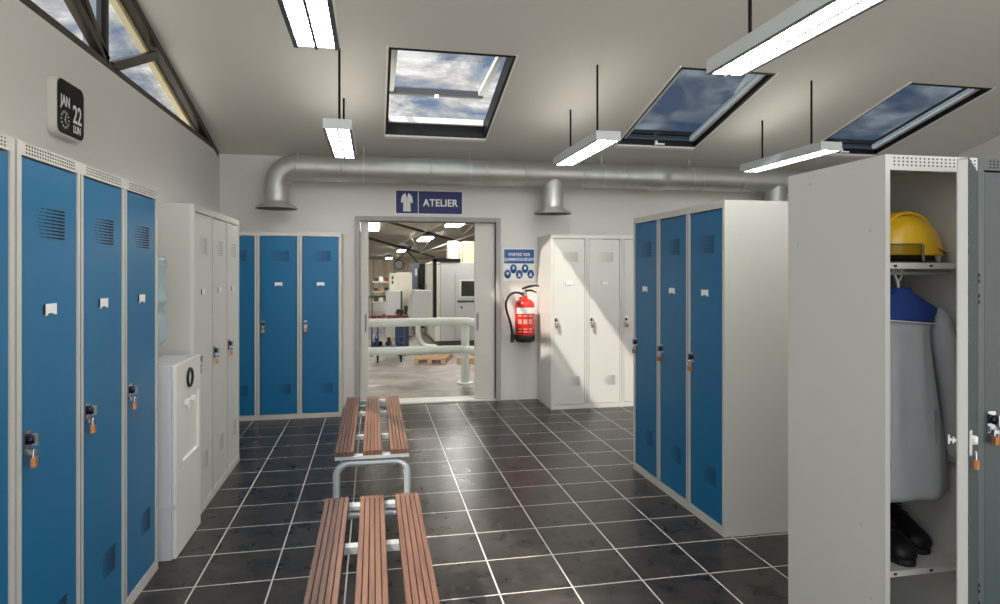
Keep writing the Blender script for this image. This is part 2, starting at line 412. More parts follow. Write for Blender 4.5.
tp = MB(); bar(tp, (4.05, 2.64), (4.05, 3.30), 0.07, XL - .10, XL - .03)
struct(tp.build('trim_2', mat('blue_grey_mullion', (112, 124, 134), 0.4)))
cr_ = MB(); bar(cr_, (YN, zc(YN) - .068), (6.62, zc(6.62) - .068), 0.055, XL - .115, XL - .071)
struct(cr_.build('trim_3', M_cream))
g = MB(); g.add([(XL - .12, YN, 2.62), (XL - .12, 6.8, 2.62), (XL - .12, YN, zc(YN)), (XL - .13, YN, 2.62), (XL - .13, 6.8, 2.62), (XL - .13, YN, zc(YN))],
                [(0,1,2),(5,4,3),(0,3,4,1),(1,4,5,2),(2,5,3,0)])
struct(g.build('window_4', M_glass))

# right wall
b = MB(); b.add([(XR,YN,0),(XR,YB,0),(XR,YB,zc(YB)),(XR,YN,zc(YN)),(XR+.2,YN,0),(XR+.2,YB,0),(XR+.2,YB,zc(YB)),(XR+.2,YN,zc(YN))],
                [(0,1,2,3),(7,6,5,4),(0,4,5,1),(1,5,6,2),(2,6,7,3),(3,7,4,0)])
struct(b.build('wall_right', M_wall))
# back wall with the doorway
DX0, DX1, DZ = -0.145, 1.315, 1.955
b = MB()
b.box(XL, DX0, YB, YB + .2, 0, ZW + .1); b.box(DX1, XR, YB, YB + .2, 0, ZW + .1); b.box(DX0, DX1, YB, YB + .2, DZ, ZW + .1)
struct(b.build('wall_back', M_wall))
# door frame
b = MB()
b.box(-0.195, DX0, YB - .035, YB + .20, 0, 2.005); b.box(DX1, 1.365, YB - .035, YB + .20, 0, 2.005); b.box(DX0, DX1, YB - .035, YB + .20, DZ, 2.005)
M_frame = mat('door_frame_grey', (168, 165, 160), 0.6, spec=.25)
struct(b.build('trim_4', M_frame, bevel=0.004))
b = MB(); b.box(DX0, DX1, YB - .03, YB + .22, 0, 0.022)
struct(b.build('trim_5', M_cooler, bevel=0.005))
# pocket leaves of the sliding door, almost fully open
for i, (x0, x1, hx) in enumerate(((-0.14, -0.055, -0.085), (1.088, 1.31, 1.118))):
    d = MB(); d.box(x0, x1, YB + .030, YB + .070, 0.025, DZ)
    do = struct(d.build('door_%d' % (i + 1), mat('door_leaf_grey', (216, 212, 204), 0.6, spec=.25), bevel=0.003))
    h = MB(); h.rbox(hx - .016, hx + .016, YB + .024, YB + .0295, 0.76, 0.98, 0.014, 4, 0, axis='y'); h.rbox(hx - .007, hx + .009, YB + .022, YB + .0238, 0.78, 0.96, 0.006, 3, 1, axis='y')
    h.build('recessed_handle', [M_alu, mat('handle_recess_grey', (120, 124, 126), 0.4)], do)
b = MB(); b.box(-.05, 1.08, YB + .03, YB + .07, DZ - .012, DZ)
struct(b.build('trim_6', mat('brass_track', (150, 140, 90), 0.4)))

# ------------------------------------------------------------------ roof windows
def roof_window(idx, x0, x1, opened):
    fr = MB(); D = 0.11
    cbox(x0, x0 + .022, WY0, WY1, -0.004, TH + .05, fr); cbox(x1 - .022, x1, WY0, WY1, -0.004, TH + .05, fr)
    cbox(x0 + .022, x1 - .022, WY0, WY0 + .022, -0.004, TH + .05, fr); cbox(x0 + .022, x1 - .022, WY1 - .022, WY1, -0.004, TH + .05, fr)
    fo = struct(fr.build('window_%d' % idx, M_black))
    ft = MB()       # pale trim lying on the ceiling around the opening
    cbox(x0 - .016, x0, WY0 - .016, WY1 + .05, -0.010, 0.0, ft); cbox(x1, x1 + .016, WY0 - .016, WY1 + .05, -0.010, 0.0, ft)
    cbox(x0, x1, WY1, WY1 + .05, -0.022, 0.0, ft)
    ft.build('window_trim', M_plate, fo)
    sash = MB(); gl = MB(); S = 0.05
    hx0, hx1 = x0 + .03, x1 - .03
    y0 = WY0 + .03; Ln = (WY1 - WY0) / math.cos(math.atan(K)) - .06
    a = -math.atan(K) + (math.radians(12.0) if opened else 0)
    T = Tr(0, y0, zc(y0) + (TH + .01 if opened else .035)) @ Rx(a)
    sash.box(hx0, hx0 + S, 0, Ln, 0, .05, 0, T); sash.box(hx1 - S, hx1, 0, Ln, 0, .05, 0, T)
    sash.box(hx0 + S, hx1 - S, 0, S, 0, .05, 0, T)
    S2 = S if opened else .022
    sash.box(hx0, hx1, Ln - S2, Ln, -.012 if opened else .0, .05, 1, T)
    gl.box(hx0 + S, hx1 - S, S, Ln - S2, .024, .030, 0, T)
    so = sash.build('sash', [M_house, mat('sash_dark_rail', (62, 66, 70), 0.4)], fo)
    gl.build('pane', M_glass if opened else M_glasstint, so)
    if opened:
        k = MB(); ym = (hx0 + hx1) / 2
        cbox(hx0, hx1, WY1 - .05, WY1 - .025, TH + .0, TH + .055, k)
        k.build('upstand', M_plate, fo)
        q = MB(); q.box((x0+x1)/2 - .02, (x0+x1)/2 + .02, Ln - .07, Ln - .03, -.04, -.01, 0, T); q.build('latch', M_plate, so)
    else:
        k = MB(); xm = x0 + .42
        cbox(xm - .012, xm + .012, WY1 - .045, WY1 - .02, -.012, .03, k); cbox(xm, xm + .09, WY1 - .05, WY1 - .035, -.014, .0, k)
        k.build('handle', M_plate, fo)
roof_window(1, *WIN[0], True); roof_window(2, *WIN[1], False); roof_window(3, *WIN[2], False)

# ------------------------------------------------------------------ suspended lamps
def make_lamp():
    root = thing('pendant_lamp', '', 'lamp', (0, 0, 0))
    h = MB(); W, L_, H_ = 0.101, 0.60, 0.072
    h.box(-W, W, -L_, L_, 0.055, H_); h.box(-W, -W + .012, -L_, L_, 0, .055); h.box(W - .012, W, -L_, L_, 0, .055)
    h.box(-W + .012, W - .012, -L_, -L_ + .012, 0, .055); h.box(-W + .012, W - .012, L_ - .012, L_, 0, .055)
    h.build('housing', M_house, root)
    l = MB(); l.box(-W, -W + .020, -L_, L_, -.004, .0); l.box(W - .020, W, -L_, L_, -.004, .0); l.box(-.0060, .0060, -L_ + .012, L_ - .012, -.012, .012)
    for k_ in range(1, 12): l.box(-W + .02, W - .02, -L_ + k_ * L_ / 6 - .0015, -L_ + k_ * L_ / 6 + .0015, -.003, .001)
    l.build('louvre_frame', M_housein, root)
    u = MB(); u.box(-.075, .075, -L_ + .03, L_ - .03, H_ + .0005, H_ + .004); u.build('added_uplight_panel', M_uplight, root)  # added emitter throwing light up at the ceiling
    for s in (-1, 1):
        d = MB(); n = 12
        for i in range(n):
            a = -L_ + .014 + i * (2 * L_ - .028) / n
            d.box(min(s * .007, s * .080), max(s * .007, s * .080), a + .001, a + (2 * L_ - .028) / n - .001, .002 + .004 * (i % 2), .012)
        d.build('diffuser', M_tube, root)
    return root
lamp0 = make_lamp()
LX = [-0.255, 1.79, 3.78]
lamps = [(LX[0], 2.41, 'white pendant strip lamp nearest the left clerestory, cut off by top of picture'),
         (LX[0], 5.28, 'white pendant strip lamp hanging in front of the left duct bend'),
         (LX[1], 2.41, 'large white pendant strip lamp at upper right, reaching out of the picture'),
         (LX[1], 5.27, 'white pendant strip lamp between the open and the first closed roof window'),
         (LX[2], 5.29, 'white pendant strip lamp hanging over the open locker at the right')]
for i, (x, y, lab) in enumerate(lamps):
    o = lamp0 if i == 0 else copy_tree(lamp0)
    o.location = (x, y, 2.44); o['label'] = lab; o['group'] = 'pendant strip lamps under the sloping ceiling'
    for dy in (-.35, .37):
        r = MB(); zt = zc(y + dy) - 2.44
        r.tube([(0, dy, .075), (0, dy, zt)], .009, 8);
        r.build('suspension_rod', M_black, o)

# ------------------------------------------------------------------ duct
DY, DZc, DR = 6.58, 2.455, 0.135
root = thing('ventilation_duct', 'round galvanised ventilation duct running along the back wall above the doorway', 'duct', (0, DY, 0))
d = MB(); pts = [(-0.945, 0, 2.10), (-0.945, 0, 2.20)]
for k in range(0, 9):
    t_ = k / 8 * PI / 2; pts.append((-0.945 + .20 * (1 - math.cos(t_)), 0, 2.255 + .20 * math.sin(t_)))
rr = [0.115, 0.118] + [0.118 + .017 * k / 8 for k in range(9)]
d.tube(pts, rr, 24)
d.build('duct_elbow', M_galv, root)
d = MB(); d.tube([(-0.745, 0, DZc), (2.99, 0, DZc + .01)], DR, 28); d.build('duct_pipe', M_galv, root)
d = MB(); d.tube([(3.19, 0, DZc + .01), (XR - .01, 0, DZc + .01)], DR, 28); d.build('duct_pipe', M_galv, root)
d = MB(); d.tube([(2.97, 0, DZc + .01), (3.0, 0, DZc + .01), (3.02, 0, DZc + .01), (3.16, 0, DZc + .01), (3.18, 0, DZc + .01), (3.21, 0, DZc + .01)], [DR + .004, DR + .004, DR + .016, DR + .016, DR + .004, DR + .004], 28); d.build('coupling', M_galv, root)
for x in (-0.74, -0.31, 0.57, 1.15, 1.56, 2.20, 2.70, 3.60, 4.1, 4.9):
    d = MB(); d.tube([(x - .012, 0, DZc + .005), (x - .005, 0, DZc + .005), (x + .005, 0, DZc + .005), (x + .012, 0, DZc + .005)], [DR + .0005, DR + .005, DR + .005, DR + .0005], 28); d.build('seam_ring', M_galv, root)
for x in (-0.10, 0.98, 2.44, 3.48):
    d = MB(); d.tube([(x, 0, DZc + DR - .01), (x, 0, zc(DY) - .001)], .007, 8)
    d.tube([(x - .012, 0, DZc + .005), (x + .012, 0, DZc + .005)], DR + .004, 28, cap=False); d.build('hanger', M_alu, root)
for x, zt in ((1.885, DZc), (4.55, DZc)):
    d = MB(); d.tube([(x, 0, 2.09), (x, 0, zt)], .118, 24); d.build('branch_pipe', M_galv, root)
for x in (-0.945, 1.885, 4.55):
    d = MB(); d.tube([(x, 0, 2.12), (x, 0, 2.10), (x, 0, 2.052), (x, 0, 2.038)], [.120, .122, .198, .204], 28, cap=False)
    d.tube([(x, 0, 2.118), (x, 0, 2.10), (x, 0, 2.056), (x, 0, 2.042)], [.112, .116, .190, .198], 28, cap=True, mi=1)
    d.build('flared_hood', [M_galv, M_black], root)

# ------------------------------------------------------------------ lockers
HL, DP = 1.80, 0.49
def louvres(mb, x0, x1, z0, z1, n, y, mi=0):
    for i in range(n):
        z = z0 + (i + .5) * (z1 - z0) / n; L0 = x0 + (x1 - x0) * (.28 * abs((i / (n - 1)) - .5))
        h_ = (z1 - z0) / n * .26
        # fine slots, getting heavier towards the hinge side
        for k in range(4):
            a = L0 + (x1 - L0) * k / 4; c_ = L0 + (x1 - L0) * (k + 1) / 4
            hh = h_ * (.25 + .25 * k)
            mb.box(a, c_ - .002 * (k == 3), y - .0008, y + .002, z - hh, z + hh, mi)
PADLOCKS = []
def locker_unit(label, loc, rz, cw, n, dmat, fmat=M_lgrey, sidemat=None, depth=DP, group=None, skip=(), holes=True, locks=()):
    root = thing('locker_unit', label, 'lockers', loc, rz, group)
    W = cw * n; sm = sidemat or fmat
    b = MB()
    b.box(0, .012, .0182, depth, 0, HL); b.box(W - .012, W, .0182, depth, 0, HL)
    b.box(.012, W - .012, depth - .008, depth, 0, HL); b.box(.012, W - .012, 0.02, depth - .008, HL - .012, HL); b.box(.012, W - .012, .02, depth - .008, .04, .05)
    for i in range(1, n): b.box(i * cw - .008, i * cw + .008, .02, depth - .008, .05, HL - .012)
    b.build('carcass', sm, root)
    f = MB(); st = 0.022
    for i in range(n + 1):
        x0 = max(.0, i * cw - st); x1 = min(W, i * cw + st)
        if i == 0: x0, x1 = 0, st + .002
        if i == n: x0, x1 = W - st - .002, W
        f.box(x0, x1, -.004, .018, .045, HL - .04)
        if 0 < i < n: f.box(i * cw - .0015, i * cw + .0015, -.0048, -.0035, .045, HL - .04, 1)
    f.box(0, W, -.004, .018, HL - .04, HL); f.box(0, W, -.006, .018, 0, .045)
    if holes:
        for i in range(n):
            for r in range(3):
                m = 20 if holes == 2 else 14
                for k in range(m):
                    x = i * cw + .05 + (cw - .10) * k / (m - 1); z = HL - .009 - .0105 * r
                    s_ = .0035 if holes == 2 else .0042
                    f.box(x - s_, x + s_, -.0046, -.0035, z - .0024, z + .0024, 1)
    f.build('front_frame', [fmat, M_slot], root)
    for i in range(n):
        if i in skip: continue
        door(root, i * cw + st + .004, (i + 1) * cw - st - .004, dmat, M_softslot if dmat == M_white else (M_slot if holes == 2 else M_slotblue))
        if locks == 'all' or i in locks:
            PADLOCKS.append((root, i * cw + st + .004 + .028, loc, rz, label, i))
    return root
def door_meshes():
    pass
def door(root, x0, x1, dmat, smat=None, z0=.050, z1=HL - .046, hinge=None):
    d = MB(); d.box(x0, x1, .0, .016, z0, z1)
    d.box(x0 + .006, x1 - .006, -.0005, .0, z0 + .006, z1 - .006)
    do = d.build('door', dmat, root, bevel=.0015)
    v = MB(); louvres(v, x0 + .09, x0 + .268, 1.520, 1.620, 9, -.001)
    v.build('vent_slots', smat or M_slot, do)
    v = MB(); louvres(v, x0 + .16, x0 + .285, .235, .335, 9, -.001)
    v.build('vent_slots', smat or M_slot, do)
    p = MB(); xa = x0 + .134
    p.prism([(xa, 1.279), (xa + .010, 1.279), (xa + .014, 1.285), (xa + .056, 1.285), (xa + .060, 1.279), (xa + .070, 1.279), (xa + .070, 1.315), (xa, 1.315)], -.006, -.001)
    p.box(xa - .004, xa, -.005, -.001, 1.281, 1.315, 1)
    p.build('label_plate', [M_plate, M_plateside], do)
    k = MB(); kx = x0 + .028
    k.rbox(kx - .017, kx + .017, -.006, -.0005, .872, .945, .006, 3, 0, axis='y')
    k.lathe([(.015, 0), (.016, .010), (.013, .018)], 16, 1, T=Tr(kx, -.006, .918) @ Rx(PI / 2))
    k.box(kx - .003, kx + .003, -.034, -.018, .900, .936, 0)
    k.rbox(kx - .010, kx + .010, -.030, -.006, .874, .886, .005, 3, 0)
    k.build('turn_latch', [M_chrome, M_lockdark], do)
    return do
M_softslot = mat('soft_slot', (160, 158, 152), 0.6); M_slotblue = mat('blue_shadowed_slot', (8, 52, 84), 0.6)

UNITS = {}
UNITS['A'] = locker_unit('three-door blue locker unit on the left wall, near the wall clock', (-1.015, 2.070, 0), PI / 2, .405, 3, M_blue, holes=2, locks='all', group=None)
UNITS['A0'] = locker_unit('blue locker unit cut by the left picture edge', (-1.015, 0.842, 0), PI / 2, .405, 3, M_blue, holes=2)
UNITS['B'] = locker_unit('three-door white locker unit behind the water cooler', (-0.995, 3.835, 0), PI / 2, .405, 3, M_white, fmat=M_white, sidemat=MATS['locker_light_grey'], locks='all', holes=False)
UNITS['C'] = locker_unit('three-door blue locker unit against the back wall, left of the doorway', (-1.482, 6.385, 0), 0, .39, 3, M_blue, depth=.46, holes=False, locks=(1, 2))
UNITS['D'] = locker_unit('three-door white locker unit right of the fire extinguisher', (1.785, 6.285, 0), 0, .385, 3, M_white, fmat=M_white, depth=.55, holes=False, locks='all')
UNITS['E'] = locker_unit('three-door blue locker unit standing in the middle right of the room', (1.838, 4.290, 0), -PI / 2, .403, 3, M_blue, holes=False, locks='all')

# screws on the side panels of the right units
s = MB()
for x, z in ((.09, 1.62), (.16, 1.47), (.04, 1.49), (.09, .42)):
    s.tube([(1.209 - .001, x, z), (1.209 + .002, x, z)], .006, 8)
s.build('screws', M_alu, UNITS['E'])

# the light grey locker standing open
GX, GY, GW = 1.635, 1.785, 0.360
root = thing('locker', 'light grey single locker standing open with helmet and coat inside', 'lockers', (GX, GY, 0), 0)
W = GW; b = MB()
b.box(0, .010, .0182, DP, 0, HL); b.box(W - .008, W, .0182, DP, 0, HL); b.box(.010, W - .008, DP - .008, DP, 0, HL); b.box(.010, W - .008, .02, DP - .008, HL - .012, HL); b.box(.010, W - .008, .02, DP - .008, .04, .05)
b.build('carcass', M_white, root)
f = MB()
f.box(0, .018, -.004, .018, .045, HL - .05); f.box(W - .012, W, -.004, .018, .045, HL - .05)
f.box(0, W, -.004, .018, HL - .05, HL); f.box(0, W, -.006, .018, 0, .045)
for r_ in range(3):
    for k in range(20):
        x = .034 + (GW - .045) * k / 19; z = HL - .010 - .0115 * r_
        f.box(x - .0028, x + .0028, -.0046, -.0035, z - .0024, z + .0024, 1)
f.build('front_frame', [M_white, M_slot], root)
for z in (1.447, .425):
    s = MB(); s.box(.012, GW - .010, .022, DP - .010, z - .002, z); s.box(.012, GW - .010, .020, .024, z - .020, z)
    for x in (.06, .20, .34): s.box(x - .006, x + .006, .0185, .0202, z - .014, z - .007, 1)
    s.build('shelf', [M_white, M_slot], root)
s = MB(); s.tube([(.011, .09, 1.412), (GW - .009, .09, 1.412)], .006, 8); s.build('hanging_rail', M_alu, root)
UNITS['G'] = locker_unit('light grey locker unit with shade put into its colour at the right picture edge beside the open locker', (GX + GW + .002, GY, 0), 0, .385, 2, M_gdoor, fmat=M_gframe, sidemat=M_gframe, holes=2, locks=(0,))
hp = MB()
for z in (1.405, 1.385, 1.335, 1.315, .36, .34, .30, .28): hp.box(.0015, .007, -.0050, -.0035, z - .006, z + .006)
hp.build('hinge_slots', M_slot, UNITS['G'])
# open door, hinged on the right of the first locker
ang = math.radians(38.5)
hinge = bpy.data.objects.new('open_door', None)
T = Tr(GW - .006, -.006, 0) @ Rz(ang)
dm = MB(); Ld = .352
dm.box(-Ld, 0, -.003, .0, .052, HL - .048, 0, T)                    # outer skin, shade put into its darker grey
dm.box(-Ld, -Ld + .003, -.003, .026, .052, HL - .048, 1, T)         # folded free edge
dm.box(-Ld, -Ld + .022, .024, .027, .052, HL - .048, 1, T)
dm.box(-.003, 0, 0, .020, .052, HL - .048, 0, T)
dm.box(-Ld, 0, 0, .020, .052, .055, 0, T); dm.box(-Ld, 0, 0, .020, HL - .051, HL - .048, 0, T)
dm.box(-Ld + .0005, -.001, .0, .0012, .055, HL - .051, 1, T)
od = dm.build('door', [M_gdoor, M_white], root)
od['label'] = 'light grey door with painted-in shade, standing ajar'
k = MB(); kx = -Ld + .030
k.rbox(kx - .014, kx + .014, -.008, -.003, .872, .945, .005, 3, 0, T, axis='y')
k.lathe([(.013, 0), (.014, .008), (.011, .014)], 16, 0, T=T @ Tr(kx, -.008, .918) @ Rx(PI / 2))
k.box(-Ld + .004, -Ld + .010, .027, .046, .911, .919, 0, T); k.box(-Ld + .002, -Ld + .012, .044, .048, .902, .928, 0, T); k.box(-Ld + .002, -Ld + .012, .033, .037, .906, .924, 0, T)
k.build('turn_latch', M_plate, od)
OPEN_T = Tr(GX, GY, 0) @ T
gs = MB()
for y, z in ((.06, 1.555), (.43, 1.52), (.10, .55), (.36, 1.75), (.06, .32)): gs.tube([(-.001, y, z), (.002, y, z)], .006, 8)
gs.build('screws', M_alu, root)

# padlocks hang on the latches: things of their own
def make_padlock():
    r = thing('padlock', '', 'padlock')
    p = MB(); p.rbox(-.015, .015, -.008, .008, -.052, -.024, .004, 3, 0); p.lathe([(.005, 0), (.005, .002)], 10, 0, T=Tr(0, 0, -.0535))
    p.build('body', M_brass, r, bevel=.002)
    s_ = MB(); pts = [(-.011, 0, -.028), (-.011, 0, -.010)] + [(-.011 * math.cos(t), 0, -.010 + .011 * math.sin(t)) for t in [PI * k / 8 for k in range(1, 8)]] + [(.011, 0, -.010), (.011, 0, -.028)]
    s_.tube(pts, .0032, 8); s_.build('shackle', M_chrome, r)
    return r
pl0 = make_padlock(); first = True
ORD = {'A': ('nearest the left picture edge', 'in the middle', 'next to the water cooler'),
       'B': ('beside the water cooler', 'in the middle', 'farthest from the water cooler'),
       'C': ('in the corner', 'in the middle', 'next to the doorway'),
       'D': ('next to the fire extinguisher', 'in the middle', 'half hidden at the right'),
       'E': ('nearest the back wall', 'in the middle', 'nearest the camera'),
       'G': ('right of the open locker',)}
DESC = {'A': 'blue left-wall unit', 'B': 'white unit behind the cooler', 'C': 'blue back-wall unit', 'D': 'white back-wall unit', 'E': 'blue mid-room unit', 'G': 'shade-toned grey unit'}
for (rt, lx, loc, rz, lab, i) in PADLOCKS:
    key = next((k for k, v in UNITS.items() if v == rt), None)
    o = pl0 if first else copy_tree(pl0); first = False
    p = Tr(*loc) @ Rz(rz) @ Vector((lx, -.022, .889))
    o.location = p; o.rotation_euler = (0, 0, rz + .25)
    if key: o['label'] = 'brass padlock on the %s, door %s' % (DESC[key], ORD[key][i])
    else: o['label'] = 'brass padlock on the closed shade-toned grey door at the right picture edge'
    o['group'] = 'brass padlocks on locker doors'
o = copy_tree(pl0); p = OPEN_T @ Vector((-Ld + .030, -.018, .886)); o.location = p; o.rotation_euler = (0, 0, ang)
o['label'] = 'brass padlock on the shade-toned grey door that stands ajar'; o['group'] = 'brass padlocks on locker doors'

# ------------------------------------------------------------------ benches
def make_bench(L=1.52):
    r = thing('slatted_bench', '', 'bench')
    W2 = .197; H = .45
    for i, x in enumerate((-W2, -.05, W2 - .1)):
        s = MB(); x1 = x + .1
        n = 5; rw = .1 / n
        s.box(x, x1, 0, L, H - .026, H - .010, 1)
        for k in range(n): s.box(x + k * rw + .0018, x + (k + 1) * rw - .0018, -.002, L + .002, H - .0255, H)
        s.build('slat', [M_wood, M_wooddark], r)
    for y in (.45, L - .43):
        s = MB(); s.box(-W2 + .01, W2 - .01, y - .02, y + .02, H - .052, H - .0265); s.build('crossbar', M_alu, r)
    s = MB(); s.box(-W2, W2, -.006, .045, H - .043, H - .0265); s.box(-W2, W2, L - .045, L + .006, H - .043, H - .0265)
    for x in (-.16, .16): s.box(x - .012, x + .012, .046, L - .046, H - .075, H - .0525)
    s.build('frame_rail', M_alu, r)
    for y in (.022, L - .022):
        R_ = .07; w_ = .190; top = H - .068
        pts = [(-w_, y, 0.012), (-w_, y, top - R_)] + [(-w_ + R_ - R_ * math.cos(t), y, top - R_ + R_ * math.sin(t)) for t in [PI / 2 * k / 6 for k in range(1, 7)]]
        pts += [(-x, y, z) for x, y, z in reversed(pts)]
        s = MB(); s.tube(pts, .019, 12)
        s.build('leg', M_alu, r)
        for sx in (-w_, w_):
            q = MB(); q.lathe([(.021, 0), (.021, .014)], 14, T=Tr(sx, y, 0)); q.build('foot', M_rubber, r)
    return r
be = make_bench(); be.location = (-.006, 1.275, 0)
be['label'] = 'brown slatted bench nearest the camera, cut by the bottom of the picture'; be['group'] = 'slatted benches in the middle aisle'
b2 = copy_tree(be); b2.location = (-.008, 3.50, 0); b2['label'] = 'brown slatted bench standing in front of the doorway'

# ------------------------------------------------------------------ water cooler and bottle
r = thing('water_cooler', 'white water cooler squeezed between blue and white lockers', 'water cooler', (-1.20, 3.59, 0), PI / 2)
# local: width x, front at y=-.235
cb_ = MB(); cb_.rbox(-.225, .225, -.228, .20, 0, .955, .012, 3)
cb_.build('body', M_coolergrey, r)
fp = MB()
fp.box(-.225, .225, -.248, -.2285, 0.005, .44); fp.box(-.225, .225, -.248, -.2285, .77, .955)
fp.box(-.225, -.11, -.248, -.2285, .44, .77); fp.box(.195, .225, -.248, -.2285, .44, .77); fp.box(-.11, .195, -.234, -.2285, .44, .77)
fp.build('front_panel', M_cooler, r, bevel=.004)
sp_ = MB(); sp_.box(-.229, -.2255, -.246, .02, .25, .27); sp_.build('side_step', M_coolergrey, r)
tp_ = MB(); tp_.box(-.105, .19, -.250, -.2345, .442, .452); tp_.build('drip_tray', M_plate, r)
for x in (-.02, .10):
    q = MB(); q.box(x - .016, x + .016, -.256, -.2345, .725, .750); q.tube([(x, -.250, .725), (x, -.250, .705)], .007, 10); q.build('tap', M_plate, r)
q = MB(); pts = [(.0 + .045 * math.cos(t), -.252, .862 + .045 * math.sin(t)) for t in [2 * PI * k / 20 for k in range(20)]]
q.tube(pts, .008, 8, closed=True); q.build('badge_ring', M_rubber, r)
nk = MB(); nk.lathe([(.085, .955), (.085, .972), (.05, .975)], 24, T=Tr(0, .0, 0)); nk.build('bottle_collar', M_coolergrey, r)
bt = MB()
prof = [(.035, 0), (.045, .02), (.11, .06), (.130, .08), (.134, .10), (.134, .20), (.122, .215), (.120, .26), (.134, .275), (.136, .29), (.136, .325), (.122, .34), (.122, .45), (.136, .465), (.134, .50), (.12, .52), (.08, .525)]
bt.lathe(prof, 32)
o = bt.build('water_bottle', M_bottle); tag(o, 'translucent blue water bottle standing upside down on the cooler', 'bottle', loc=(-1.20, 3.59, .977))

# ------------------------------------------------------------------ wall clock
r = thing('flip_clock', 'black and white calendar flip clock on the left wall', 'clock', (XL, 3.523, 2.222), PI / 2)
b = MB(); b.rbox(-.144, .144, -.045, 0, -.142, .142, .045, 8, axis='y'); b.build('case', mat('clock_case_white', (205, 203, 194), .4), r, bevel=.004)
b = MB(); b.rbox(-.136, .136, -.050, -.0455, -.130, .130, .038, 8, axis='y'); b.build('display', mat('clock_black_face', (8, 9, 10), .5, spec=.2), r)
fx = (PI / 2, 0, 0)
text_obj('month_text', 'JAN', .072, M_signwhite, r, (-.115, -.0515, .005), fx, sx=.78, bold=.0012)
text_obj('day_text', '22', .125, M_signwhite, r, (.01, -.0515, -.055), fx, sx=.78, bold=.002)
text_obj('weekday_text', 'LUN', .052, M_signwhite, r, (.015, -.0515, -.105), fx, sx=.80, bold=.0012)
d = MB()
for k in range(12):
    t_ = 2 * PI * k / 12; T = Tr(-.07, -.0505, -.062) @ Ry(t_)
    d.box(-.004, .004, -.001, .0, .032, .044, 0, T)
d.box(-.002, .002, -.0016, .0, 0, .028, 0, Tr(-.07, -.0505, -.062) @ Ry(.3)); d.box(-.002, .002, -.0016, .0, 0, .02, 0, Tr(-.07, -.0505, -.062) @ Ry(2.6))
d.lathe([(.006, 0), (.006, .002)], 10, T=Tr(-.07, -.0505, -.062) @ Rx(PI / 2))
d.build('dial', MATS['clock_case_white'], r)

# ------------------------------------------------------------------ signs
r = thing('door_sign', 'blue sign with a coat pictogram above the doorway', 'sign', (0.222, YB - .006, 2.032))
b = MB(); b.box(0, .729, 0, .006, 0, .262); b.build('panel', M_signwhite, r)
b = MB(); b.box(.010, .242, -.002, 0, .010, .250); b.box(.250, .719, -.002, 0, .010, .250); b.build('blue_field', M_signblue, r)
co = MB()
cx = .125
co.prism([(cx - .040, .030), (cx + .040, .030), (cx + .036, .14), (cx + .046, .118), (cx + .064, .126), (cx + .056, .185), (cx + .036, .215), (cx + .014, .226), (cx, .20), (cx - .014, .226), (cx - .036, .215), (cx - .056, .185), (cx - .064, .126), (cx - .046, .118), (cx - .036, .14)], -.0035, -.002)
co.box(cx - .002, cx + .002, -.0042, -.0034, .032, .20, 1); co.prism([(cx, .165), (cx + .014, .224), (cx - .014, .224)], -.0042, -.0034, 2)
for sx in (-1, 1): co.box(cx + sx * .024 - .001, cx + sx * .024 + .001, -.0042, -.0034, .034, .14, 1)
co.build('coat_pictogram', [M_signwhite, mat('pictogram_line', (150, 146, 160), .5), M_signblue], r)
text_obj('sign_text', 'ATELIER', .106, M_signwhite, r, (.484, -.003, .092), fx, sx=.92, bold=.0028, align='CENTER', spacing=1.06)

r = thing('safety_sign', 'blue and white safety equipment sign above the fire extinguisher', 'sign', (1.400, YB - .005, 1.316))
b = MB(); b.box(0, .358, 0, .005, 0, .358); b.build('panel', M_signwhite, r)
b = MB(); b.box(.010, .348, -.002, 0, .192, .348); b.build('blue_field', M_signblue2, r)
text_obj('sign_text', 'PORTEZ VOS', .046, M_signwhite, r, (.179, -.003, .276), fx, sx=.9, bold=.001, align='CENTER')
text_obj('sign_text', '\u00c9QUIPEMENTS DE S\u00c9CURIT\u00c9', .043, M_signwhite, r, (.179, -.003, .222), fx, sx=.66, bold=.001, align='CENTER')
for i, (x, z) in enumerate(((.048, .075), (.114, .135), (.180, .072), (.246, .135), (.310, .075))):
    d = MB(); T = Tr(x, -.0005, z) @ Rx(PI / 2) @ Matrix.Diagonal((1, 1.28, 1, 1)); d.lathe([(.038, 0), (.038, .0015)], 24, 0, T=T)
    P = Tr(x, -.0022, z)
    d.lathe([(.013, 0), (.013, .001)], 14, 1, T=P @ Rx(PI / 2))
    if i in (0, 1, 3): d.box(-.017, .017, -.001, 0, .004, .009, 1, P); d.prism([(-.014, .008), (.014, .008), (.008, .024), (-.008, .024)], -.001, 0, 1, P)
    if i == 1: d.box(-.02, .02, -.001, .0, -.05, -.044, 2, P)
    if i in (2, 4): d.prism([(-.018, -.026), (.018, -.026), (.010, .0), (-.010, .0)], -.001, 0, 1, P)
    d.build('pictogram', [M_signblue2, M_signwhite, M_slot], r)

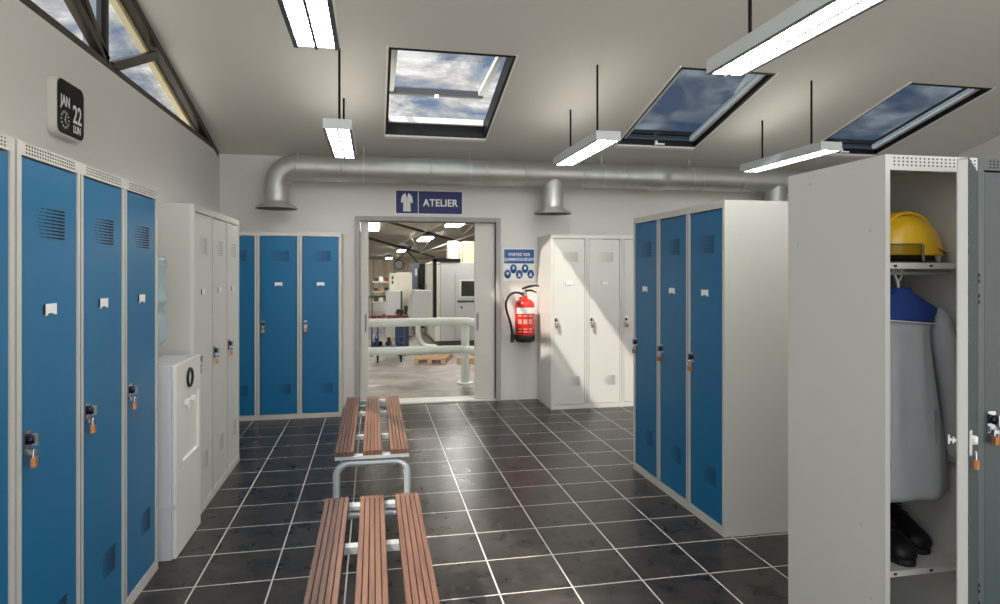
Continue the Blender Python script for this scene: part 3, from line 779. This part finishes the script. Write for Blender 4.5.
# ------------------------------------------------------------------ fire extinguisher
r = thing('fire_extinguisher', 'red fire extinguisher with black hose on the back wall', 'fire extinguisher', (1.612, 6.72, .655))
b = MB(); b.lathe([(.102, .05), (.108, .07), (.108, .39), (.100, .425), (.075, .452), (.035, .468), (.030, .50)], 32); b.build('cylinder', M_red, r)
b = MB(); b.lathe([(.09, 0), (.104, .008), (.112, .03), (.112, .075), (.1085, .08)], 32); b.box(-.135, -.08, -.04, .02, .03, .085); b.build('base_cap', M_rubber, r)
def arcpanel(a0, a1, z0, z1, rad, n=14):
    v = []; f = []
    for k in range(n + 1):
        a = a0 + (a1 - a0) * k / n
        for z in (z0, z1): v.append((rad * math.cos(a), rad * math.sin(a), z))
    for k in range(n): f.append((2 * k, 2 * k + 2, 2 * k + 3, 2 * k + 1))
    return v, f
l = MB(); v, f_ = arcpanel(-PI * .86, -PI * .14, .31, .375, .1092); l.add(v, f_, 0, True); l.build('label', M_signwhite, r, fix=False)
for z, h_ in ((.28, .016), (.20, .05), (.14, .012), (.11, .012)):
    for a0 in (-.80, -.62, -.44):
        v, f_ = arcpanel(PI * a0, PI * (a0 + .13), z, z + h_, .1091, 4); l = MB(); l.add(v, f_, 0, True); l.build('printed_text', M_redlab, r, fix=False)
v_ = MB(); v_.tube([(0, 0, .49), (0, 0, .545)], .026, 16); v_.tube([(-.035, 0, .52), (-.02, 0, .52)], .018, 12); v_.build('valve', M_chrome, r)
h = MB(); h.tube([(-.03, 0, .575), (.04, -.01, .60), (.12, -.02, .612), (.155, -.02, .605)], [.012, .014, .010, .008], 8); h.tube([(.0, 0, .555), (.07, -.01, .56), (.13, -.02, .535)], [.012, .011, .007], 8); h.build('lever', M_rubber, r)
h = MB()
pts = [(-.03, -.01, .52), (-.08, -.02, .535), (-.14, -.03, .53), (-.19, -.03, .49), (-.215, -.03, .42), (-.205, -.035, .33), (-.17, -.04, .22), (-.150, -.03, .12), (-.145, -.03, .03)]
def smooth_pts(P, m=4):
    P = [Vector(p) for p in P]; out = []
    for i in range(len(P) - 1):
        p0, p1, p2, p3 = P[max(i - 1, 0)], P[i], P[i + 1], P[min(i + 2, len(P) - 1)]
        for k in range(m):
            t = k / m
            out.append(.5 * ((2 * p1) + (-p0 + p2) * t + (2 * p0 - 5 * p1 + 4 * p2 - p3) * t * t + (-p0 + 3 * p1 - 3 * p2 + p3) * t ** 3))
    return out + [P[-1]]
h.tube(smooth_pts(pts), .013, 10); h.tube([(-.147, -.03, .10), (-.145, -.03, .0)], [.016, .022], 12); h.build('hose', M_rubber, r)
h = MB(); h.box(-.03, .03, .10, .13, .36, .48); h.build('wall_bracket', M_rubber, r)

# ------------------------------------------------------------------ helmet on the locker shelf
HX, HY_, HZ = 1.836, 1.925, 1.448
r = thing('safety_helmet', 'yellow safety helmet on the top shelf of the open locker', 'helmet', (HX, HY_, HZ), 0.0)
def dome(a, b_, h_, z0, nx=32, nz=10, off=0):
    rings = []
    for j in range(nz + 1):
        t = j / nz * PI / 2 * .985
        rings.append([(off + a * math.cos(t) ** .85 * math.cos(2 * PI * k / nx) , b_ * math.cos(t) ** .85 * math.sin(2 * PI * k / nx), z0 + h_ * math.sin(t)) for k in range(nx)])
    return rings
b = MB(); R_ = dome(.134, .104, .134, .034)
lower = [(1.035 * x, 1.035 * y, .026 - .008 * (x > 0) * (x / .125) * .2) for x, y, z in R_[0]]
b.loft([lower] + R_, cap=True)
b.build('shell', M_helmet, r)
b = MB()
for y in (-.028, 0, .028):
    P = [(-.112 + .0 , y, .085)]
    P = [(.118 * math.cos(t), y, .047 + .128 * math.sin(t)) for t in [PI * (.15 + .7 * k / 12) for k in range(13)]]
    b.tube(P, .006, 6)
b.build('crown_ridge', M_helmet, r)
# peak to the right
pk = MB(); n = 12; v = []; f_ = []
for k in range(n + 1):
    a = -PI * .36 + PI * .72 * k / n
    for rad, z in ((1.0, .046), (1.0, .040), (1.0, .040)): pass
    xi, yi = .128 * math.cos(a), .100 * math.sin(a)
    xo, yo = .128 * math.cos(a) + .026 * math.cos(a) ** .5, .107 * math.sin(a)
    v += [(xi, yi, .052), (xo, yo, .044), (xo, yo, .039), (xi, yi, .040)]
for k in range(n):
    for j in range(4): f_.append((4 * k + j, 4 * k + (j + 1) % 4, 4 * k + 4 + (j + 1) % 4, 4 * k + 4 + j))
pk.add(v, f_, 0, False); pk.build('peak', M_helmet, r)
b = MB(); P = [(.098 * math.cos(t), .078 * math.sin(t), .018) for t in [2 * PI * k / 24 for k in range(24)]]
b.tube(P, .010, 6, closed=True); b.tube([(.085, -.045, .012), (.10, -.045, .034)], .006, 6); b.build('headband', mat('headband_dark', (40, 38, 34), .7), r)
b = MB(); b.prism([(.062, .036), (.092, .040), (.085, .002), (.078, .002), (.074, .022)], -.072, -.062); b.build('chin_strap', M_plate, r)
# goggle visor on the left side of the brim
b = MB(); v = []; f_ = []; n = 14
for k in range(n + 1):
    a = -PI * 1.02 + PI * .47 * k / n
    for z, q_ in ((.062, 1.08), (.004, 1.12)): v.append((  .124 * q_ * math.cos(a), .100 * q_ * math.sin(a), z))
for k in range(n): f_.append((2 * k, 2 * k + 2, 2 * k + 3, 2 * k + 1))
b.add(v, f_, 0, True)
vo = b.build('visor', M_visor, r, fix=False)
b = MB(); a = -PI * .55; b.tube([(.124 * 1.08 * math.cos(a), .100 * 1.08 * math.sin(a), .062), (.124 * 1.12 * math.cos(a), .100 * 1.12 * math.sin(a), .006)], .005, 6)
top = [(.124 * 1.08 * math.cos(a), .100 * 1.08 * math.sin(a), .063) for a in [-PI * 1.02 + PI * .47 * k / n for k in range(n + 1)]]
b.tube(top, .0022, 6); b.build('visor_rim', mat('visor_rim_grey', (110, 106, 92), .5), vo)

# ------------------------------------------------------------------ coat on a hanger
r = thing('coat_hanger', 'grey plastic coat hanger on the rail of the open locker', 'hanger', (1.772, GY + .09, 1.40))
b = MB(); b.tube([(0, 0, -.06), (0, 0, -.01)], .006, 8)
b.tube([(0, 0, -.02), (-.012, 0, .004), (-.012, 0, .020), (0, 0, .027), (.012, 0, .020), (.013, 0, .008)], .004, 8)
b.tube([(0, 0, -.03), (.020, 0, .020), (.024, 0, .034)], .004, 6); b.tube([(0, 0, -.03), (-.020, 0, .020), (-.024, 0, .034)], .004, 6)
b.build('hook', M_alu, r)
b = MB(); b.tube([(-.125, 0, -.10), (-.06, 0, -.068), (0, 0, -.055), (.06, 0, -.068), (.125, 0, -.10)], .008, 8); b.build('shoulder_bar', M_alu, r)

CX, CY = 1.772, GY + .09
r = thing('work_coat', 'grey work coat with blue shoulders hanging in the open locker', 'coat', (CX, CY, 0))
def coat_ring(z, xl, xr, dp, fold=0.0, n=56, yo=0.0, zf=None):
    out = []
    xm, hw = (xl + xr) / 2, (xr - xl) / 2
    for k in range(n):
        a = 2 * PI * k / n; cx_, sx_ = math.cos(a), math.sin(a)
        x = xm + hw * math.copysign(abs(cx_) ** .7, cx_)
        y = yo + dp * math.copysign(abs(sx_) ** .8, sx_) + fold * (noise.noise(Vector((x * 16, z * 1.6, sx_ * .3))) + .5 * noise.noise(Vector((x * 34, z * 2.2, 5))))
        zz = z + (zf(x) if zf else 0)
        out.append((x, y, zz))
    return out
body = MB(); rings = []
prof = [(.642, -.110, .176, .050, .014), (.660, -.116, .194, .056, .016), (.70, -.116, .194, .058, .016), (.80, -.116, .182, .056, .016), (.90, -.116, .158, .054, .015), (1.00, -.116, .140, .052, .014),
        (1.08, -.116, .126, .050, .012), (1.16, -.116, .116, .048, .010), (1.21, -.116, .114, .047, .008), (1.25, -.116, .126, .046, .005)]
for z, xl, xr, dp, fo in prof: rings.append(coat_ring(z, xl, xr, dp, fo))
body.loft(rings)
body.build('coat_body', M_coat, r)
yk = MB(); rings = []
for z, xl, xr, dp in ((1.246, -.118, .128, .048), (1.262, -.118, .134, .047), (1.276, -.118, .142, .046), (1.292, -.112, .146, .043), (1.315, -.092, .104, .040), (1.335, -.055, .062, .036), (1.345, -.04, .042, .034), (1.362, -.038, .038, .030)):
    rings.append(coat_ring(z, xl, xr, dp, .003, zf=(lambda x: .012 * (-x / .15)) if z < 1.26 else None))
yk.loft(rings); yk.build('shoulder_yoke', M_coatblue, r)
pp = MB(); P = [(x_, -(.0525 - .006 * abs(x_ / .14) ** 3), 1.248 + .012 * (-x_ / .15)) for x_ in [(-.115 + .222 * k / 20) for k in range(21)]]
pp.tube(P, .0022, 6); pp.build('white_piping', M_piping, r)
sl = MB(); P = [(.148, 0, 1.292), (.157, -.006, 1.262), (.164, -.014, 1.20), (.174, -.022, 1.10), (.184, -.030, 1.00), (.190, -.036, .90), (.192, -.040, .82), (.192, -.042, .775)]
rings = []
for i, (x, y, z) in enumerate(P):
    hw = (.012, .030, .036, .034, .031, .029, .027, .026)[i]; dp = (.028, .042, .048, .048, .045, .042, .038, .036)[i]
    ring = []
    for k in range(24):
        a = 2 * PI * k / 24
        ring.append((x + hw * math.cos(a), y + dp * math.sin(a) + .004 * noise.noise(Vector((a, z * 20, 0))), z + .012 * math.cos(a) * (i > 5)))
    rings.append(ring)
sl.loft(rings); sl.build('sleeve', M_coat, r)
sl = MB(); rings2 = [[(-x, y, z) for x, y, z in R] for R in rings]; rings2 = [[(x * .50 - .006 * 1, y, z) for x, y, z in R] for R in rings2]
sl.loft(rings2); sl.build('sleeve', M_coat, r)
pk = MB(); pk.box(.092, .0935, -.0620, -.045, .66, .95); pk.build('pocket_seam', mat('coat_seam', (120, 122, 128), .9), r)

# ------------------------------------------------------------------ shoes
def make_shoe():
    r = thing('work_shoe', '', 'shoe')
    def ring(y, w0, z0, z1, sh=0.0, n=16):
        out = []
        for k in range(n):
            a = 2 * PI * k / n; cx_, s_ = math.cos(a), math.sin(a)
            z = z0 + (z1 - z0) * (.5 + .5 * math.copysign(abs(s_) ** .75, s_)); x = sh + w0 * math.copysign(abs(cx_) ** .65, cx_) * (1 - .28 * max(0, s_))
            out.append((x, y, z))
        return out
    up = MB()
    up.loft([ring(-.142, .012, .022, .045), ring(-.138, .030, .020, .056), ring(-.12, .043, .018, .068), ring(-.09, .049, .018, .074), ring(-.05, .048, .018, .088), ring(-.01, .043, .018, .108),
             ring(.03, .038, .018, .125), ring(.07, .036, .018, .128), ring(.11, .036, .018, .130), ring(.135, .032, .018, .128), ring(.145, .020, .02, .115)])
    up.build('upper', M_shoe, r)
    so = MB(); out = []
    n = 28
    for k in range(n):
        a = 2 * PI * k / n; y = -.148 * math.cos(a) ; wd = (.050 if y < 0 else .040) * math.copysign(abs(math.sin(a)) ** .7, math.sin(a))
        out.append((wd, y))
    so.loft([[(x, y, 0) for x, y in out], [(x * 1.02, y * 1.01, .01) for x, y in out], [(x, y, .022) for x, y in out]], smooth=False)
    so.build('sole', M_shoesole, r)
    la = MB()
    for i in range(5):
        y = -.055 + i * .018; z = .088 + i * .0105; s_ = 1 if i % 2 else -1
        la.tube([(-.022, y - .006 * s_, z - .004), (0, y, z + .005), (.022, y + .006 * s_, z - .004)], .0028, 6)
    la.build('laces', M_rubber, r)
    c_ = MB(); P = [(.026 * math.cos(t), .092 + .040 * math.sin(t), .131 - .0 * math.cos(t)) for t in [2 * PI * k / 16 for k in range(16)]]
    c_.tube(P, .007, 6, closed=True); c_.build('collar', M_shoe, r)
    return r
s1 = make_shoe(); s1.location = (1.796, GY + .175, .4255); s1.rotation_euler = (0, 0, -.22); s1.scale = (1.02, 1.0, .96)
s1['label'] = 'black lace-up work shoe lying in front on the lower shelf of the open locker'; s1['group'] = 'pair of black work shoes'
s2 = copy_tree(s1); s2.location = (1.916, GY + .245, .4255); s2.rotation_euler = (0, 0, -.15); s2['label'] = 'black work shoe set farther back on the lower locker shelf'

# ------------------------------------------------------------------ workshop behind the doorway
b = MB(); b.box(-9, 16, YB + .22, 40, -0.12, -.002); struct(b.build('floor_workshop', M_conc))
def hz(y): return 2.55 - (y - 8) * .0135
b = MB(); v = [(-9, 7.05, hz(7.05)), (16, 7.05, hz(7.05)), (16, 39, hz(39)), (-9, 39, hz(39))]
b.add(v + [(x, y, z + .08) for x, y, z in v], [(0,3,2,1),(4,5,6,7),(0,1,5,4),(1,2,6,5),(2,3,7,6),(3,0,4,7)]); struct(b.build('ceiling_workshop', M_hallroof))
b = MB(); P = []
x = -9.0
while x < 16: P += [(x, 38.0), (x + .30, 38.0), (x + .34, 37.93), (x + .56, 37.93)]; x += .6
n = len(P); b.add([(x, y, 0) for x, y in P] + [(x, y, 2.3) for x, y in P], [(i, i + 1, n + i + 1, n + i) for i in range(n - 1)])
struct(b.build('wall_workshop', M_hallwall))
b = MB(); b.box(9, 9.2, 7.05, 39, 0, 2.7); struct(b.build('wall_workshop_right', M_hallwall))
b = MB()
for p, q, rad, mi in (((-.9, 10.0, 2.50), (2.475, 18, 2.25), .030, 0), ((-1.2, 13.4, 2.42), (2.512, 27, 2.05), .035, 0)):
    b.tube([p, q], rad, 6, mi)
struct(b.build('trim_7', M_steel_d))
b = MB()
for p, q, rad in (((.972, 17.5, 2.38), (1.453, 20, 2.004), .028), ((1.453, 20, 2.004), (1.56, 17, 2.40), .028), ((1.60, 13, 2.44), (1.994, 14.5, 2.25), .022), ((1.994, 14.5, 2.25), (2.16, 13.5, 2.47), .022),
                  ((2.9, 11.0, 2.5), (1.453, 20, 2.004), .022), ((1.55, 11.6, 2.46), (.7, 18.5, 2.2), .018), ((1.453, 20, 2.004), (2.7, 16, 2.1), .02)):
    b.tube([p, q], rad, 6)
struct(b.build('trim_8', M_steel_w))
b = MB()
for p, q, rad in (((.8, 24, 1.80), (1.142, 20, 2.2), .03), ((1.0, 20, 2.1), (1.632, 24, 1.75), .03)): b.tube([p, q], rad, 6)
struct(b.build('trim_9', M_steel_d))
b = MB(); b.box(-.55, .12, 12.6, 16.0, 0, .01)
for i_, vv in enumerate(b.v): b.v[i_] = (vv[0], vv[1], hz(vv[1]) - .02 + vv[2])
struct(b.build('window_5', M_hallsky))
def make_halllamp():
    r = thing('hall_lamp', '', 'lamp'); b = MB(); b.box(-.16, .16, -.95, .95, .03, .07); b.build('housing', M_steel_w, r)
    b = MB(); b.box(-.145, .145, -.93, .93, .0, .03); b.build('diffuser', M_hallamp, r); return r
h0 = make_halllamp()
for i, (x, y, lab) in enumerate(((1.573, 12, 'glowing strip lamp of the workshop nearest the doorway top'), (1.342, 17, 'glowing workshop strip lamp above the workbench machines'),
                                 (1.036, 24, 'third glowing workshop strip lamp, towards the far wall'), (.742, 32, 'smallest glowing workshop strip lamp, near the far corrugated wall'),
                                 (-2.2, 30, 'added unseen fill lamp at the far left of the hall'), (4.2, 30, 'added unseen fill lamp at the far right of the hall'),
                                 (2.2, 8.6, 'added unseen fill lamp over the right end of the guard rail'), (-1.6, 9.0, 'added unseen fill lamp left of the doorway opening'))):  # last four are unseen lamps added to brighten the hall
    o = h0 if i == 0 else copy_tree(h0); z = hz(y) - .16
    o.location = (x, y, z); o['label'] = lab; o['group'] = 'strip lamps and added unseen fill lamps under the workshop roof'
    q = MB(); 
    for yy in (-.7, .7): q.tube([(0, yy, .07), (0, yy, hz(y + yy) - z - .001)], .008, 6)
    q.build('hanger', M_steel_d, o)

# guard rail
r = thing('guard_rail', 'thick pale green tubular guard rail behind the doorway', 'railing', (0, 8.0, 0))
for x in (1.14, -1.3):
    b = MB(); b.tube([(x, 0, .01), (x, 0, .78)], .052, 20); b.build('post', M_rail, r)
    b = MB(); b.lathe([(.11, 0), (.11, .012), (.06, .014)], 20, T=Tr(x, 0, 0)); b.build('base_plate', M_rail, r)
for z in (.785, .43):
    b = MB(); b.tube([(-1.3, 0, z), (1.04, 0, z), (1.11, -.01, z), (1.17, -.06, z), (1.30, -.42, z), (1.36, -.55, z)], .052, 20); b.build('rail', M_rail, r)
b = MB(); b.tube([(1.36, -.55, .01), (1.36, -.55, .78)], .052, 20); b.build('post', M_rail, r)
b = MB(); b.lathe([(.11, 0), (.11, .012), (.06, .014)], 20, T=Tr(1.36, -.55, 0)); b.build('base_plate', M_rail, r)

# pallets
def make_pallet():
    r = thing('wooden_pallet', '', 'pallet'); b = MB()
    for i in range(5): b.box(-.24, .24, -.42 + i * .19, -.42 + i * .19 + .10, .075, .092)
    for x in (-.24, -.035, .17): b.box(x, x + .07, -.42, .44, .055, .0745)
    for x in (-.24, -.035, .17):
        for y in (-.42, -.03, .36): b.box(x, x + .07, y, y + .08, .012, .0548)
        b.box(x, x + .07, -.42, .44, 0, .0118)
    b.build('boards', M_pallet, r); return r
p0 = make_pallet(); p0.location = (.94, 10.1, 0); p0.rotation_euler = (0, 0, -.25)
p0['label'] = 'pale wooden pallet on the workshop floor under the lower rail'; p0['group'] = 'wooden pallets on the workshop floor'
p1 = copy_tree(p0); p1.location = (1.58, 10.0, 0); p1['label'] = 'wooden pallet behind the guard rail post'

# machines
r = thing('machining_centre', 'large grey machining centre with dark window in the workshop', 'machine', (1.20, 12.0, 0))
b = MB(); b.prism([(.03, .10), (1.6, .10), (1.6, 1.60), (.03, 1.60)], 0, 1.9); b.build('enclosure', M_machine, r, bevel=.015)
b = MB(); b.box(-.07, .03, .02, 1.8, .10, 1.55); b.build('side_cover', M_machlight, r)
b = MB(); b.box(0, 1.55, .06, 1.85, 0, .10); b.build('plinth', M_machdark, r)
b = MB(); b.box(-.10, -.035, -.02, .08, .40, 1.66); b.box(-.10, .42, -.02, .06, 1.60, 1.665); b.build('cable_channel', M_black, r)
b = MB(); b.box(.34, 1.55, -.018, 0, .16, 1.36); b.box(.32, .34, -.03, 0, .14, 1.38); b.build('door', M_machine, r)
b = MB(); b.box(.40, .95, -.030, -.018, .92, 1.27); b.build('window_surround', M_machlight, r)
b = MB(); b.box(.43, .92, -.036, -.030, .95, 1.24); b.build('window', mat('dark_machine_glass', (26, 28, 32), .12), r)
b = MB(); b.box(.36, 1.2, -.028, -.018, .83, .87); b.lathe([(.018, 0), (.018, .02)], 10, 1, T=Tr(.44, -.018, .74) @ Rx(PI / 2)); b.build('door_rail', [M_machdark, M_black], r)
r = thing('filter_tank', 'white cylindrical tank standing on the large grey machine', 'tank', (1.55, 12.6, 1.602))
b = MB(); b.lathe([(.12, 0), (.125, .05), (.125, .38), (.10, .42)], 20); b.build('tank_body', M_machlight, r)
b = MB(); b.tube([(.12, 0, .05), (.16, -.02, .05), (.16, -.02, .36), (.12, 0, .40)], .018, 8); b.build('pipe', M_steel_w, r)
o = MB(); o.box(0, .9, 0, .6, 0, .42); o = o.build('air_duct_box', mat('beige_sheet', (206, 186, 142), .6), bevel=.01); tag(o, 'beige box beside the white tank on the large machine', 'box', loc=(1.74, 12.5, 1.602))

r = thing('control_console', 'light grey tapered control console left of the large machine', 'console', (.78, 11.0, 0))
b = MB(); b.prism([(-.17, .60), (.17, .58), (.20, 1.09), (-.11, 1.10)], 0, .35); b.prism([(-.20, .68), (-.17, .60), (-.11, 1.10), (-.13, 1.08)], .02, .35); b.build('cabinet', M_machine, r, bevel=.01)
b = MB(); b.box(-.09, .17, -.008, 0, .86, 1.06); b.build('hatch', M_machine, r)
b = MB(); b.tube(smooth_pts([(-.02, .15, .60), (-.02, .15, .35), (.02, .15, .20), (.10, .15, .12), (.3, .15, .09)]), .045, 12); b.build('pipe_leg', M_machlight, r)
b = MB(); b.box(-.15, .3, .0, .35, 0, .07); b.build('base', M_machdark, r)

r = thing('machine_cabinet', 'cream machine cabinet in front of the corrugated workshop wall', 'machine', (.60, 14.0, 0))
b = MB(); b.box(-.08, .22, 0, 1.0, 0, 1.40); b.build('cabinet', M_machlight, r, bevel=.01)
b = MB(); b.box(-.26, -.08, -.02, .5, 1.00, 1.38); b.build('switch_box', M_machlight, r)
for z in (1.30, 1.20): 
    b = MB(); b.box(-.22, -.18, -.028, -.02, z - .05, z + .02); b.build('switch', M_machdark, r)
b = MB(); b.box(-.34, -.04, -.3, .2, 0, 1.0); b.build('lower_cabinet', M_machine, r)
b = MB(); b.box(-.04, .0, -.3, .0, .4, 1.0); b.build('cable_duct', M_machdark, r)

r = thing('machine_column', 'blue-grey machine column left of a dark green machine', 'machine', (.93, 16.0, 0))
b = MB(); b.box(0, .20, 0, .8, 0, 1.62); b.build('column', M_machblue, r, bevel=.01)
b = MB(); b.box(.08, .14, -.01, 0, 1.32, 1.50); b.build('panel', M_plate, r)
r = thing('green_machine', 'tall dark green machine in the gap between grey machines', 'machine', (1.06, 15.2, 0))
b = MB(); b.box(0, .22, .9, 1.6, 0, 1.62); b.box(.03, .16, .8, .9, .2, 1.5); b.build('frame', M_machgreen, r)
b = MB(); b.tube([(.05, .8, 1.1), (.15, .78, 1.05)], .03, 8); b.build('spindle', M_darkpart, r)
r = thing('machine_tower', 'grey machine tower touching the large machine on its left', 'machine', (1.16, 14.1, 0))
b = MB(); b.prism([(0, 0), (.3, 0), (.3, 1.70), (.02, 1.60)], 0, .8); b.build('tower', M_machine, r)
b = MB(); b.box(-.02, .15, -.04, .0, .85, 1.15); b.build('electrical_box', M_machblue, r)
b = MB(); b.lathe([(.02, 0), (.02, .015)], 10, T=Tr(.06, 0, 1.42) @ Rx(PI / 2)); b.build('stop_button', mat('stop_red', (190, 60, 40), .5), r)

# shelf with parts
r = thing('storage_shelf', 'grey storage shelf against the far left of the workshop', 'shelf', (-.05, 15.0, 0))
for x in (0, .42):
    for y in (0, .4):
        b = MB(); b.box(x, x + .02, y, y + .02, 0, 1.20); b.build('upright', M_machdark, r)
for z in (.25, .69, .94, 1.16):
    b = MB(); b.box(0, .44, 0, .42, z, z + .03); b.build('shelf_board', M_machlight, r)
rnd = random.Random(3)
def crate(label, x, y, z, w_, h_, m, nm='storage_box', g='boxes on the workshop shelf'):
    b = MB(); b.box(-w_ / 2, w_ / 2, -.1, .1, 0, h_); b.box(-w_ / 2 - .004, w_ / 2 + .004, -.104, .104, h_ - .02, h_)
    o = b.build(nm, m, bevel=.004); tag(o, label, 'box', g, loc=(x, y, z)); return o
lv = [(.281, 'lowest'), (.721, 'middle'), (.971, 'upper'), (1.191, 'top')]
cols = [(M_plate, 'white'), (M_redpart, 'red-brown'), (M_label, 'beige'), (M_machdark, 'dark')]
for z, nm in lv:
    for j, x in enumerate((.05, .17, .29)):
        m_, cn = cols[(j + int(z * 10)) % 4]
        crate('small %s box on the %s board of the workshop shelf' % (cn, nm), x, 15.2, z, .09, .06 + .05 * rnd.random(), m_)

# trolley with red castings
r = thing('parts_trolley', 'blue steel trolley loaded with red castings behind the rail', 'trolley', (.0, 10.0, 0))
b = MB(); b.box(-.05, .50, 0, .45, .56, .60); b.build('top_tray', M_machlight, r)
b = MB(); b.box(-.03, .48, .02, .43, .22, .25); b.build('lower_tray', M_trolley, r)
for x in (-.03, .06, .38, .47):
    b = MB(); b.box(x - .012, x + .012, .0, .03, .10, .56); b.build('post', M_trolley, r)
b = MB(); b.tube([(-.02, .01, .3), (.06, .01, .5)], .008, 6); b.tube([(.38, .01, .3), (.46, .01, .5)], .008, 6); b.build('brace', M_trolley, r)
for x in (.06, .42):
    for y in (.05, .40):
        b = MB(); b.tube([(x - .012, y, .042), (x + .012, y, .042)], .042, 12); b.box(x - .016, x + .016, y - .01, y + .01, .05, .22); b.build('castor', M_rubber, r)
def casting(i, x, y, z, s_, label, m, g):
    b = MB(); k = i % 3
    if k == 0: b.lathe([(.5 * s_, 0), (.5 * s_, .25 * s_), (.3 * s_, .3 * s_), (.3 * s_, .8 * s_), (.4 * s_, .85 * s_), (.4 * s_, s_)], 12)
    elif k == 1: b.box(-.5 * s_, .5 * s_, -.4 * s_, .4 * s_, 0, .5 * s_); b.lathe([(.25 * s_, .5 * s_), (.25 * s_, .9 * s_)], 10)
    else: b.tube([(-.6 * s_, 0, .3 * s_), (.6 * s_, 0, .3 * s_)], .3 * s_, 10); b.tube([(0, 0, .3 * s_), (.1 * s_, 0, .95 * s_)], .2 * s_, 8)
    o = b.build('metal_casting', m); tag(o, label, 'casting', g, loc=(x, y, z)); o.rotation_euler = (0, 0, i * .7)
ORDW = ('leftmost', 'second', 'third', 'fourth', 'fifth', 'sixth', 'rightmost')
for i in range(7):
    casting(i, .0 + i * .08, 10.05 + .17 * (i % 3), .601, .135, 'small red-brown casting on the blue trolley tray, %s from the left' % ORDW[i] if 0 < i < 6 else '%s small red-brown casting on the blue trolley tray' % ORDW[i], M_redpart, 'red castings on the trolley tray')
for i in range(3):
    casting(i + 1, .05 + i * .18, 10.2, .251, .13, '%s dark oily steel part on the lower trolley tray' % ('left', 'middle', 'right')[i], M_darkpart, 'dark parts on the lower trolley tray')

r = thing('bench_vise', 'dark machine vise standing between the trolley and the console', 'vise', (.50, 11.6, 0))
b = MB(); b.box(-.12, .12, -.08, .10, 0, .62); b.build('pedestal', M_machdark, r)
b = MB(); b.box(-.10, .02, -.08, .06, .62, .74); b.box(.04, .10, -.08, .06, .62, .80); b.build('jaw', M_darkpart, r)
b = MB(); b.tube([(-.13, 0, .68), (.15, 0, .68)], .018, 8); b.tube([(.13, -.04, .60), (.13, .02, .76)], .010, 6); b.build('screw', M_chrome, r)
r = thing('wall_clock', 'small round clock high on the corrugated workshop wall', 'clock', (1.45, 37.9, 1.83))
b = MB(); b.tube([(0, 0, 0), (0, -.04, 0)], .30, 20); b.build('rim', M_machdark, r)
b = MB(); b.tube([(0, -.04, 0), (0, -.05, 0)], .25, 20); b.build('face', M_plate, r)

# light given by the workshop strip lamps
for x, y, z in ((1.57, 12, hz(12) - .2), (1.34, 17, hz(17) - .2)):
    pass
